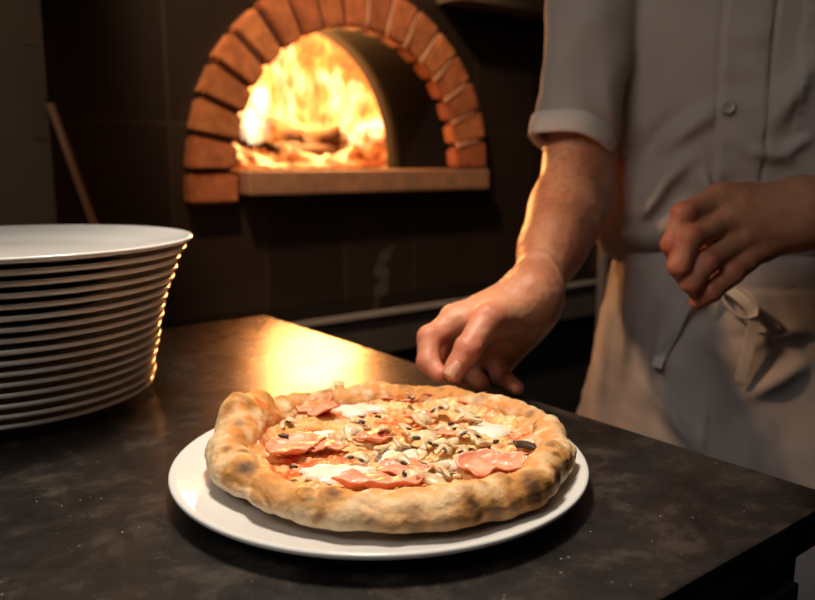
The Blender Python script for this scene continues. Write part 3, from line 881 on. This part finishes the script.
for o in [q for q in pizza.children if q.name.startswith('mushroom_slice') and q.data.materials[0] == M['gill']]:
    o['label'] = 'dark browned scrap of mushroom'

# ================================================================== PERSON
OX, OY = .492, 1.15
fr = Vector((-.20, -.98, 0)).normalized(); rt = Vector((-fr.y, fr.x, 0))   # rt: towards picture right
def BL(a, b, z):        # body frame: a to picture right, b backwards
    return Vector((OX, OY, 0)) + rt * a - fr * b + Vector((0, 0, z))
def abz(X, Y):
    dx, dy = X - OX, Y - OY
    return dx * rt.x + dy * rt.y, -(dx * fr.x + dy * fr.y)

# right arm (the one reaching to the pizza)
shoulder_r = U(604, -45, 1.15); elbow_r = U(578, 186, 1.075); wrist_r = U(530, 300, .880)
armr = [(shoulder_r, .056), (U(588, 60, 1.12), .050), (U(580, 150, 1.085), .043), (elbow_r, .0425)]
forer = [(elbow_r, .0425), (elbow_r.lerp(wrist_r, .28), .0445), (elbow_r.lerp(wrist_r, .6), .0365), (wrist_r, .0265)]
H = {}
H['thumb'] = [(U(514, 318, .86), .021), (U(487, 320, .815), .0165), (U(468, 349, .787), .0135), (U(454, 371, .776), .0112)]
H['index'] = [(U(457, 323, .845), .0155), (U(430, 338, .822), .0130), (U(428, 362, .802), .0112), (U(439, 374, .788), .0092)]
H['middle'] = [(U(468, 326, .868), .0155), (U(447, 345, .862), .0132), (U(446, 368, .845), .0115), (U(455, 379, .832), .0095)]
H['ring'] = [(U(488, 330, .885), .0150), (U(474, 356, .885), .0130), (U(470, 374, .866), .0112), (U(482, 383, .842), .0090)]
H['pinky'] = [(U(512, 334, .892), .0140), (U(497, 357, .892), .0120), (U(500, 375, .865), .0102), (U(517, 388, .838), .0080)]
palm_r = [((wrist_r, .0285), (H['index'][0][0], .0175)), ((wrist_r, .0285), (H['middle'][0][0], .0180)), ((wrist_r, .0275), (H['ring'][0][0], .0175)), ((wrist_r, .0265), (H['pinky'][0][0], .0180))]
def hand_sdf(X, Y, Z, Hd, palm, kf=.010):
    d = None
    for (a, ra), (b, rb) in palm:
        q = cone(X, Y, Z, a, b, ra, rb); d = q if d is None else smin(d, q, .016)
    p = d; out = d
    for nm, pts in Hd.items():
        f = chain(X, Y, Z, pts, .004)
        if nm == 'thumb':
            web = cone(X, Y, Z, pts[1][0].lerp(pts[0][0], .3), Hd['index'][0][0], .0085, .0085)
            f2 = smin(f, web, .012); out = np.minimum(out, smin(p, f2, .016))
        else: out = np.minimum(out, smin(p, f, kf))
        # knuckle swellings
        for q in pts[1:3]:
            s = np.sqrt((X - q[0].x) ** 2 + (Y - q[0].y) ** 2 + (Z - q[0].z) ** 2) - q[1] * 1.04
            out = smin(out, s, .003)
    return out
def tendons(X, Y, Z, wrist, Hd, lift, r=.0028):
    out = None
    for nm in ('index', 'middle', 'ring', 'pinky'):
        a = wrist + lift * .022; b = Hd[nm][0][0] + lift * (Hd[nm][0][1] - .001)
        q = cone(X, Y, Z, a, b, r, r * 1.2); out = q if out is None else np.minimum(out, q)
    return out
back_r = Vector((-.55, .1, .80)).normalized()
def f_armr(X, Y, Z):
    d = smin(chain(X, Y, Z, armr, .02), chain(X, Y, Z, forer, .02), .02)
    # brachioradialis bulge and elbow point
    d = smin(d, cone(X, Y, Z, elbow_r + Vector((-.014, -.010, .026)), elbow_r.lerp(wrist_r, .45) + Vector((-.010, -.006, .010)), .030, .026), .02)
    d = smin(d, cone(X, Y, Z, elbow_r + Vector((.018, .0, -.014)), elbow_r.lerp(wrist_r, .5) + Vector((.010, .004, -.008)), .030, .024), .02)
    # ulna head at the wrist, thumb-side tendon
    d = smin(d, cone(X, Y, Z, wrist_r + Vector((.006, -.010, .012)), wrist_r + Vector((.010, -.008, .010)), .013, .012), .012)
    h = hand_sdf(X, Y, Z, H, palm_r)
    # heel of the hand
    h = smin(h, cone(X, Y, Z, U(530, 322, .890), U(500, 358, .885), .0235, .0185), .014)
    # thenar mass
    h = smin(h, cone(X, Y, Z, wrist_r.lerp(H['thumb'][0][0], .6), H['thumb'][1][0].lerp(H['thumb'][0][0], .35), .021, .0155), .012)
    d = smin(d, h, .018)
    d = smin(d, tendons(X, Y, Z, wrist_r, H, back_r), .008)
    v = vnoise(X * 14, Y * 14, Z * 14, 5)      # veins: thin ridges along a noise contour
    near = sstep(.72, .80, Y)
    d = d - .0017 * np.exp(-(v / .07) ** 2) * near - .0005 * vnoise(X * 160, Y * 160, Z * 160, 8)
    return d
lo = (-.005, .745, .895); hi = (.315, 1.20, 1.26)
Va, Fa = surface_nets(f_armr, lo, hi, .0021)

# left arm (relaxed in front of the jacket)
wr_l = U(800, 214, .885); el_l = U(965, 225, 1.03); sh_l = BL(.20, .0, 1.43)
G = {}
G['index'] = [(U(722, 199, .885), .0155), (U(684, 214, .852), .0130), (U(672, 244, .845), .0112), (U(679, 262, .855), .0096)]
G['middle'] = [(U(728, 219, .872), .0158), (U(690, 238, .838), .0132), (U(679, 266, .832), .0116), (U(688, 282, .846), .0100)]
G['ring'] = [(U(742, 238, .872), .0150), (U(706, 262, .838), .0128), (U(691, 282, .834), .0112), (U(701, 296, .848), .0096)]
G['pinky'] = [(U(762, 246, .878), .0148), (U(732, 272, .848), .0124), (U(711, 292, .840), .0108), (U(698, 301, .846), .0092)]
G['thumb'] = [(U(776, 212, .915), .018), (U(742, 216, .915), .0145), (U(715, 236, .900), .0125), (U(700, 252, .888), .0105)]
palm_l = [((wr_l, .0335), (G['index'][0][0], .0190)), ((wr_l, .0335), (G['middle'][0][0], .0200)), ((wr_l, .033), (G['ring'][0][0], .0190)), ((wr_l, .032), (G['pinky'][0][0], .0175))]
back_l = Vector((-.25, -.85, .45)).normalized()
def f_arml(X, Y, Z):
    d = chain(X, Y, Z, [(wr_l, .035), (wr_l.lerp(el_l, .6), .044), (el_l, .045), (el_l.lerp(sh_l, .6), .050), (sh_l, .055)], .02)
    h = hand_sdf(X, Y, Z, G, palm_l)
    d = smin(d, h, .018)
    d = smin(d, tendons(X, Y, Z, wr_l, G, back_l), .008)
    v = vnoise(X * 15, Y * 15, Z * 15, 15)
    return d - .0009 * np.exp(-(v / .08) ** 2) - .0004 * vnoise(X * 160, Y * 160, Z * 160, 8)
lo2 = (.25, .79, .88); hi2 = (.80, 1.27, 1.46)
Vb, Fb = surface_nets(f_arml, lo2, hi2, .0026)

# rest of the body under the clothes, with neck and head
hc = BL(-.01, -.035, 1.70)
def f_body(X, Y, Z):
    a, b = abz(X, Y)
    t = sstep(.92, 1.35, Z); A = .145 + .03 * t; B = .090 + .01 * t
    d = (np.sqrt((a / A) ** 2 + (b / B) ** 2) - 1) * B
    d = np.maximum(d, np.maximum(.86 - Z, Z - 1.44))
    sl, sr = sh_l, shoulder_r
    d = smin(d, cone(X, Y, Z, BL(-.15, 0, 1.40), BL(.15, 0, 1.40), .055, .055), .06)
    d = smin(d, cone(X, Y, Z, BL(0, 0, 1.42), BL(-.0, -.01, 1.58), .058, .052), .05)
    head = np.sqrt(((X - hc.x) / .078) ** 2 + ((Y - hc.y) / .098) ** 2 + ((Z - hc.z) / .122) ** 2)
    d = smin(d, (head - 1) * .078, .02)
    d = smin(d, cone(X, Y, Z, hc + fr * .082 + Vector((0, 0, .012)), hc + fr * .108 + Vector((0, 0, -.022)), .007, .013), .012)   # nose
    for s in (-1, 1):
        d = smin(d, cone(X, Y, Z, hc + rt * s * .079 + Vector((0, 0, .02)), hc + rt * s * .079 + Vector((0, 0, -.025)), .012, .009), .008)
        e = hc + rt * s * .032 + fr * .093 + Vector((0, 0, .016))
        d = -smin(-d, cone(X, Y, Z, e, e, .012, .012), .008)
        d = smin(d, cone(X, Y, Z, BL(s * .085, 0, .90), BL(s * .10, 0, .48), .085, .056), .03)
        d = smin(d, cone(X, Y, Z, BL(s * .10, 0, .48), BL(s * .11, .01, .09), .052, .038), .02)
        d = smin(d, cone(X, Y, Z, BL(s * .11, .01, .055), BL(s * .12, -.12, .035), .036, .028), .02)
    m = hc + fr * .09 + Vector((0, 0, -.055))
    d = -smin(-d, cone(X, Y, Z, m - rt * .022, m + rt * .022, .004, .004), .004)
    return d
Vc, Fc_ = surface_nets(f_body, (.25, .93, .0), (.76, 1.36, 1.86), .010)
V = np.concatenate([Va, Vb, Vc]); Fq = np.concatenate([Fa, Fb + len(Va), Fc_ + len(Va) + len(Vb)])
x, y, z = V.T
n1 = fbm(x * 30, y * 30, z * 30, 91, 3); n2 = fbm(x * 110, y * 110, z * 110, 92, 3)
c = np.tile(np.array([.62, .29, .165]), (len(V), 1))
c = mix(c, (.50, .17, .10), sstep(-.1, .5, n1) * .6); c = mix(c, (.66, .36, .24), sstep(.1, .5, -n1) * .6); c = mix(c, (.40, .16, .09), sstep(.15, .55, n2) * .35)
for Hd in (H, G):                      # redder knuckles and fingertips
    for nm, pts in Hd.items():
        for q, r in pts[1:]:
            dd = np.sqrt((x - q.x) ** 2 + (y - q.y) ** 2 + (z - q.z) ** 2)
            c = mix(c, (.60, .155, .10), sstep(r * 1.9, r * .9, dd) * .5)
# forearm hair: fine dark flecks running down the arm
ax = np.array((wrist_r - elbow_r).normalized()); u_ = x * ax[0] + y * ax[1] + z * ax[2]
fa = sstep(.90, .94, y) * (x < .31) * (z < 1.2)
hz = vnoise(u_ * 90, (x - z) * 420, (y + z) * 420, 95)
c = mix(c, (.22, .10, .05), sstep(.35, .75, hz) * .55 * fa)
person = link('person', set_mesh('person', V, Fq, c), M['skin'])
tag(person, 'person in white jacket and apron reaching fingers to the pizza', 'person')

# thumbnail on the reaching hand and nails
def nail(pts, out, name='fingernail', s=1.0):
    (b, rb), (tq, rt_) = pts[-2], pts[-1]
    ax = (tq - b).normalized(); out = (out - ax * out.dot(ax)).normalized(); sd = ax.cross(out)
    V = []; n, m = 9, 9
    for i in range(n):
        u = -1 + 2 * i / (n - 1)
        for j in range(m):
            w = -1 + 2 * j / (m - 1)
            L_ = rt_ * .80 * s
            e = math.sqrt(max(0, 1 - .55 * w ** 4))
            t = w * .95
            cpt = tq + ax * (rt_ * .10 + u * L_ * e)
            V.append(cpt + sd * (math.sin(t) * rt_ * .82) + out * (math.cos(t) * rt_ * (.99 - .10 * max(0, u)) + .0004))
    o = link(name, meshdata(name, V, grid_faces(n, m)), M['nail'], person)
    q = o.modifiers.new('t', 'SOLIDIFY'); q.thickness = .0008; q.offset = 0
nail(H['thumb'], Vector((-.10, -.85, .50)), s=1.0)

# jacket ---------------------------------------------------------------------
hem = U(571, 138, 1.078)
sl_top = shoulder_r + Vector((0, 0, .02))
slv = (hem - sl_top); sax = slv.normalized()
pla = [(743, 0), (743, 170)]
def a_of(px, py, b0):     # body-frame a for a pixel on the jacket front
    # solve on plane b=b0
    u, fw, dn = _ray(px, py); nrm_ = -fr; t = (b0 + nrm_.dot(Vector((OX, OY, 0)))) / (nrm_.x * u + nrm_.y * fw)
    P = Vector((u * t, fw * t, CZ - dn * t)); return (P - Vector((OX, OY, 0))).dot(rt), P.z
aP, _z = a_of(743, 100, -.125); aQ, _z = a_of(797, 80, -.12); _, zQ = a_of(800, 131, -.12)
def ridge(a, z, p0, p1, wd):
    (a0, z0), (a1, z1) = p0, p1
    L2 = (a1 - a0) ** 2 + (z1 - z0) ** 2; h = np.clip(((a - a0) * (a1 - a0) + (z - z0) * (z1 - z0)) / L2, 0, 1)
    d = np.sqrt((a - a0 - h * (a1 - a0)) ** 2 + (z - z0 - h * (z1 - z0)) ** 2)
    return np.exp(-(d / wd) ** 2) * np.sin(PI * np.clip(h * .9 + .05, 0, 1))
rpix = [((655, 150), (722, 105), .010, .014), ((640, 205), (700, 150), .008, .012), ((700, 165), (725, 235), .010, .010), ((630, 232), (668, 185), .010, .010), ((660, 235), (690, 200), .008, .008),
        ((770, 130), (812, 60), .010, .014), ((745, 150), (800, 160), .009, .010), ((600, 60), (630, 190), .006, .015), ((780, 155), (815, 135), .008, .008),
        ((735, 175), (700, 240), -.008, .012), ((690, 110), (640, 160), -.007, .014), ((645, 215), (620, 235), -.006, .010)]
ridges = [(a_of(*p0, -.13), a_of(*p1, -.13), am, wd) for p0, p1, am, wd in rpix]
def f_jacket(X, Y, Z):
    a, b = abz(X, Y)
    t = sstep(1.02, 1.36, Z)
    A = .208 + .010 * t + .008 * np.exp(-((Z - 1.062) / .035) ** 2); B = .122 + .010 * t + .008 * np.exp(-((Z - 1.062) / .035) ** 2)
    e = 2.6
    d = ((np.abs(a / A) ** e + np.abs(b / B) ** e) ** (1 / e) - 1) * B
    d = smin(d, 1e3 + 0 * d, .01)
    zlow = 1.020 + .012 * vnoise(a * 12, b * 12, 0, 33) - .010 * sstep(-.05, -.17, a)
    h = zlow - Z; d = -smin(-d, -h, .045)
    d = -smin(-d, -(Z - 1.47 + 1.2 * np.maximum(np.abs(a) - .06, 0) * .35), .05)
    # sleeves
    s1 = cone(X, Y, Z, sl_top, hem + sax * .012, .071, .0490)
    s1 = s1 - .0042 * vnoise(X * 26, Y * 26, Z * 18, 44) - .0035 * np.exp(-(vnoise(X * 9, Y * 9, Z * 7, 46) / .16) ** 2)
    s2 = chain(X, Y, Z, [(sh_l + Vector((0, 0, .01)), .078), (sh_l.lerp(el_l, .75), .062)], .02)
    d = smin(d, s1, .012); d = smin(d, s2, .03)
    # folds and made details on the front
    fr_ = sstep(.0, -.05, b)
    g = 0
    for p0, p1, am, wd in ridges: g = g + am * 1.7 * ridge(a, Z, p0, p1, wd)
    g = g + .0050 * vnoise(a * 16 + Z * 9, b * 12, Z * 14 - a * 9, 53) + .0020 * vnoise(a * 40 + Z * 18, b * 24, Z * 30, 54)
    pl = sstep(.0275, .0255, np.abs(a - aP)); g = g + .0035 * pl * (Z > 1.10) + .0012 * pl * np.sin(Z * 150) * (Z > 1.1)
    g = g - .004 * np.exp(-((np.abs(a - aP) - .030) / .0022) ** 2)
    pk = sstep(aQ - .002, aQ + .001, a) * sstep(zQ - .002, zQ + .001, Z); g = g + .003 * pk
    g = g + .0015 * pk * np.sin(Z * 420) * np.exp(-((a - aQ - .006) / .004) ** 2)
    d = d - g * fr_ * .9
    # open the sleeve
    inn = cone(X, Y, Z, hem - sax * .05, hem + sax * .12, .0440, .0445)
    cut = (X - hem.x) * sax.x + (Y - hem.y) * sax.y + (Z - hem.z) * sax.z - .004
    near = cone(X, Y, Z, hem - sax * .02, hem + sax * .2, .075, .11)
    d = np.maximum(d, np.where(near < 0, np.maximum(-inn, -1), -1)) if False else np.maximum(d, -inn)
    d = np.where(near < 0.01, np.maximum(d, np.where(a < -.165, cut, -1)), d)
    return d
Vj, Fj = surface_nets(f_jacket, (.165, .90, 1.0), (.80, 1.36, 1.57), .0042)
link('chef_jacket', set_mesh('chef_jacket', Vj, Fj), M['jacket'], person)

# turned-up cuff of the sleeve
V = []; n = 72
e1_ = sax.cross(Vector((0, 1, 0))).normalized(); e2_ = sax.cross(e1_)
prof_c = [(.0500, -.017), (.0545, -.0185), (.0562, -.016), (.0568, -.004), (.0560, .009), (.0535, .0115), (.0490, .010), (.0470, .0), (.0475, -.012), (.0485, -.0175)]
for i in range(n):
    t = 2 * PI * i / n
    k = 1 + .03 * math.sin(2 * t + .6) + .015 * math.sin(5 * t)
    for r, h in prof_c:
        od = e1_ * math.cos(t) + e2_ * math.sin(t); V.append(hem + od * r * k + sax * (h + .002 * math.sin(3 * t) + .0045 * od.x))
m_ = len(prof_c); Fc = []
for i in range(n):
    for j in range(m_):
        a = i * m_ + j; b = ((i + 1) % n) * m_ + j; c2 = ((i + 1) % n) * m_ + (j + 1) % m_; d2 = i * m_ + (j + 1) % m_
        Fc.append((a, b, c2, d2))
o = link('sleeve_cuff', meshdata('sleeve_cuff', V, Fc), M['cuff'], person); o['label'] = 'paler turned-up cuff of the short sleeve'

# button on the placket, found by marching to the jacket surface
def march(fn, px, py, y0, y1, n=900):
    Ys = np.linspace(y0, y1, n); P = [U(px, py, q) for q in Ys]
    A = np.array(P, np.float32); d = fn(A[:, 0], A[:, 1], A[:, 2]); k = int(np.argmax(d < 0))
    return P[k] if d[k] < 0 else P[-1]
bp = march(f_jacket, 728, 107, .85, 1.3) + fr * .001
bm = bmesh.new()
prof_b = [(0, .0), (.0040, .0002), (.0062, .0016), (.0082, .0022), (.0090, .0010), (.0088, -.0016), (0, -.002)]
V = []; n = 28
for i in range(n):
    t = 2 * PI * i / n
    for r, h in prof_b:
        V.append(bp + (rt * math.cos(t) + Vector((0, 0, 1)) * math.sin(t)) * max(r, .0001) + fr * (h + .0015))
bt = link('jacket_button', meshdata('jacket_button', V, grid_faces(n, len(prof_b), True)), M['button'], person)
V = []; Fc = []
for dx, dz in ((-1, -1), (1, -1), (1, 1), (-1, 1)):
    v, f = tube([bp + rt * dx * .0015 + Vector((0, 0, dz * .0015)) + fr * .0012, bp + rt * dx * .0015 + Vector((0, 0, dz * .0015)) + fr * .0024], [.0007, .0007], 8)
    Fc += [[q + len(V) for q in ff] for ff in f]; V += v
link('button_holes', meshdata('button_holes', V, Fc), M['thread'], bt)

# apron ----------------------------------------------------------------------
apr = [(a_of(*p0, -.13), a_of(*p1, -.13), am, wd) for p0, p1, am, wd in
       [((632, 260), (618, 400), .010, .014), ((668, 300), (660, 420), -.010, .014), ((690, 330), (760, 380), .004, .012), ((640, 380), (700, 450), .010, .012), ((800, 330), (740, 345), .006, .010),
        ((705, 395), (700, 450), .004, .003), ((610, 300), (598, 420), .008, .010), ((700, 300), (740, 350), -.005, .014), ((812, 360), (740, 395), .009, .012)]]
zb0 = a_of(770, 292, -.13)[1]; zb1 = a_of(770, 338, -.13)[1]
def f_apron(X, Y, Z):
    a, b = abz(X, Y)
    t = sstep(1.05, .66, Z)
    A = .183 + .050 * t; B = .118 + .036 * t
    e = 2.3
    d = ((np.abs(a / A) ** e + np.abs(b / B) ** e) ** (1 / e) - 1) * B
    an = np.arctan2(b / B, a / A)
    g = .006 * t * vnoise(np.cos(an) * 5, np.sin(an) * 5, Z * 1.4, 61) * 1.6 + .0028 * vnoise(a * 26, b * 20, Z * 14, 62) + .0018 * vnoise(a * 60 + Z * 30, b * 40, Z * 40, 63)
    for p0, p1, am, wd in apr: g = g + 1.5 * am * ridge(a, Z, p0, p1, wd) * (b < 0)
    band = sstep(zb0 + .002, zb0 - .001, Z) * sstep(zb1 - .002, zb1 + .001, Z)
    g = g + (.004 * band - .004 * np.exp(-((Z - zb1) / .0035) ** 2) - .004 * np.exp(-((Z - zb0) / .003) ** 2)) * sstep(-.07, -.01, a)
    d = d - g
    return np.maximum(d, np.maximum(Z - 1.062, .40 - Z))
Vj, Fj = surface_nets(f_apron, (.20, .93, .39), (.80, 1.36, 1.07), .0052)
ap = link('apron', set_mesh('apron', Vj, Fj), M['apron'], person)
# tape bow
def on_apron(px, py, off=.004):
    return march(f_apron, px, py, .85, 1.3) + fr * off
k0 = on_apron(716, 278, .012)
def tape(pts, offs, w, nm):
    P = spline([on_apron(px, py, of) for (px, py), of in zip(pts, offs)], 8)
    v, f = ribbon(P, (rt * .95 + Vector((0, 0, .2))), w * 1.2, .0016)
    return link(nm, meshdata(nm, v, f), M['tape'], ap, smooth=False)
tape([(716, 280), (695, 290), (682, 305), (672, 330), (660, 352), (655, 364)], [.018, .024, .022, .018, .016, .018], .0115, 'tie_string')
tape([(716, 280), (738, 296), (750, 312), (748, 335), (742, 360), (737, 378)], [.018, .024, .022, .018, .016, .016], .0110, 'tie_string')
P = spline([on_apron(px, py, of) for (px, py), of in zip([(716, 280), (722, 300), (738, 315), (752, 312), (750, 298), (738, 288), (722, 282), (716, 280)], [.012, .014, .018, .024, .03, .028, .02, .012])], 8)
v, f = ribbon(P, fr * .8 + Vector((0, 0, .5)), .008, .0014)
link('tie_bow', meshdata('tie_bow', v, f), M['tape'], ap, smooth=False)

# trousers, shoes, hair (hidden by the counter or above the frame, kept simple)
def f_tr(X, Y, Z):
    d = None
    for s in (-1, 1):
        q = smin(cone(X, Y, Z, BL(s * .085, 0, .90), BL(s * .10, 0, .48), .096, .070), cone(X, Y, Z, BL(s * .10, 0, .48), BL(s * .11, .01, .05), .070, .058), .03)
        d = q if d is None else smin(d, q, .02)
    return np.maximum(d, np.maximum(Z - .93, .055 - Z))
Vj, Fj = surface_nets(f_tr, (.25, .98, .0), (.76, 1.34, 1.0), .010)
link('trousers', set_mesh('trousers', Vj, Fj), M['dark_cloth'], person)
for s in (-1, 1):
    def f_sh(X, Y, Z):
        return np.maximum(cone(X, Y, Z, BL(s * .11, .02, .055), BL(s * .12, -.13, .036), .048, .040), .002 - Z)
    p0 = BL(s * .115, -.05, .05)
    Vj, Fj = surface_nets(f_sh, (p0.x - .16, p0.y - .18, -.01), (p0.x + .16, p0.y + .18, .12), .008)
    link('shoe', set_mesh('shoe', Vj, Fj), M['leather'], person)
def f_hair(X, Y, Z):
    h = (np.sqrt(((X - hc.x) / .084) ** 2 + ((Y - hc.y) / .104) ** 2 + ((Z - hc.z) / .128) ** 2) - 1) * .084
    cutp = fr.x * (X - hc.x) + fr.y * (Y - hc.y)
    return np.maximum(h, np.maximum(-(Z - hc.z) - .03 + cutp * .0, np.where(cutp > .03, .055 - (Z - hc.z), -1)))
Vj, Fj = surface_nets(f_hair, (hc.x - .12, hc.y - .13, hc.z - .1), (hc.x + .12, hc.y + .13, hc.z + .16), .007)
link('hair', set_mesh('hair', Vj, Fj), M['hair'], person)

# ------------------------------------------------------------------ STEAM
m = bpy.data.materials.new('steam'); m.use_nodes = True; nt = m.node_tree; nt.nodes.clear()
out = nt.nodes.new('ShaderNodeOutputMaterial'); vs_ = nt.nodes.new('ShaderNodeVolumeScatter'); vs_.inputs['Color'].default_value = (1, .95, .9, 1)
vs_.inputs['Density'].default_value = 1.6; vs_.inputs['Anisotropy'].default_value = .3
nt.links.new(vs_.outputs[0], out.inputs['Volume'])
pts = [U(376, 318, .86), U(377, 298, .86), U(384, 282, .86), U(380, 266, .86), U(388, 252, .86), U(396, 244, .86)]
P = spline(pts, 6)
v, f = tube(P, [.0015 + .0065 * math.sin(PI * min(1, k / (len(P) - 1) * .92 + .06)) * (1 + .3 * math.sin(k * .9)) for k in range(len(P))], 12)
o = link('steam_wisp', meshdata('steam_wisp', v, f), m)
tag(o, 'thin wisp of steam rising behind the pizza in front of the oven', 'steam', kind='stuff')

# ------------------------------------------------------------------ LIGHT
def lamp(kind, name, loc_, power, col, size=.1, rot=None, spot=None, sizey=None):
    l = bpy.data.lights.new(name, kind); l.energy = power; l.color = col
    if kind == 'AREA':
        l.size = size
        if sizey: l.shape = 'RECTANGLE'; l.size_y = sizey
    else: l.shadow_soft_size = size
    if spot: l.spot_size = spot; l.spot_blend = .6
    o = bpy.data.objects.new(name, l); COL.objects.link(o); o.location = loc_
    if rot is not None: o.rotation_euler = rot
    return o
def aim(o, tgt):
    o.rotation_euler = (Vector(tgt) - o.location).to_track_quat('-Z', 'Y').to_euler()
fp = Vector(oven.location) + E2 * .27 + E1 * .66 + Vector((0, 0, .20))
lamp('POINT', 'firelight', fp, 105, (1, .40, .11), .17)
# pendant lamp over the counter, then two added fill spots and a ceiling lamp
k = lamp('SPOT', 'pendant_light', (-.10, .78, 1.98), 62, (1, .86, .70), .12, spot=math.radians(53)); aim(k, (-.17, .60, .9))
k3 = lamp('SPOT', 'oven_fill', (-.35, 1.1, 2.6), 140, (1, .66, .40), .06, spot=math.radians(44)); aim(k3, W(OS, C1, SILL + .15))  # added fill spot that warms the brick front of the oven
k4 = lamp('SPOT', 'arm_fill', (-.62, .72, 1.85), 30, (1, .58, .32), .05, spot=math.radians(20)); aim(k4, (.14, .94, 1.05))  # added fill spot that brightens the reaching arm
k2 = lamp('AREA', 'ceiling_light', (-.9, -.5, 2.6), 12, (1, .93, .86), .9); aim(k2, (0, .9, 1.0))
w = bpy.data.worlds.new('World'); SC.world = w; w.use_nodes = True
w.node_tree.nodes['Background'].inputs[0].default_value = (.5, .42, .36, 1)
w.node_tree.nodes['Background'].inputs[1].default_value = .09

# ------------------------------------------------------------------ CAMERA
cam = bpy.data.cameras.new('camera'); co = bpy.data.objects.new('camera', cam); COL.objects.link(co)
co.location = (0, 0, CZ); co.rotation_euler = (PI / 2 - PT, 0, 0)
cam.sensor_width = 36; cam.lens = 36 * F / 815; cam.clip_start = .02
cam.dof.use_dof = True; cam.dof.focus_distance = .61; cam.dof.aperture_fstop = 5.4
SC.camera = co
SC.view_settings.view_transform = 'Standard'; SC.view_settings.look = 'None'
SC.view_settings.exposure = 0; SC.view_settings.gamma = 1; SC.view_settings.use_curve_mapping = False
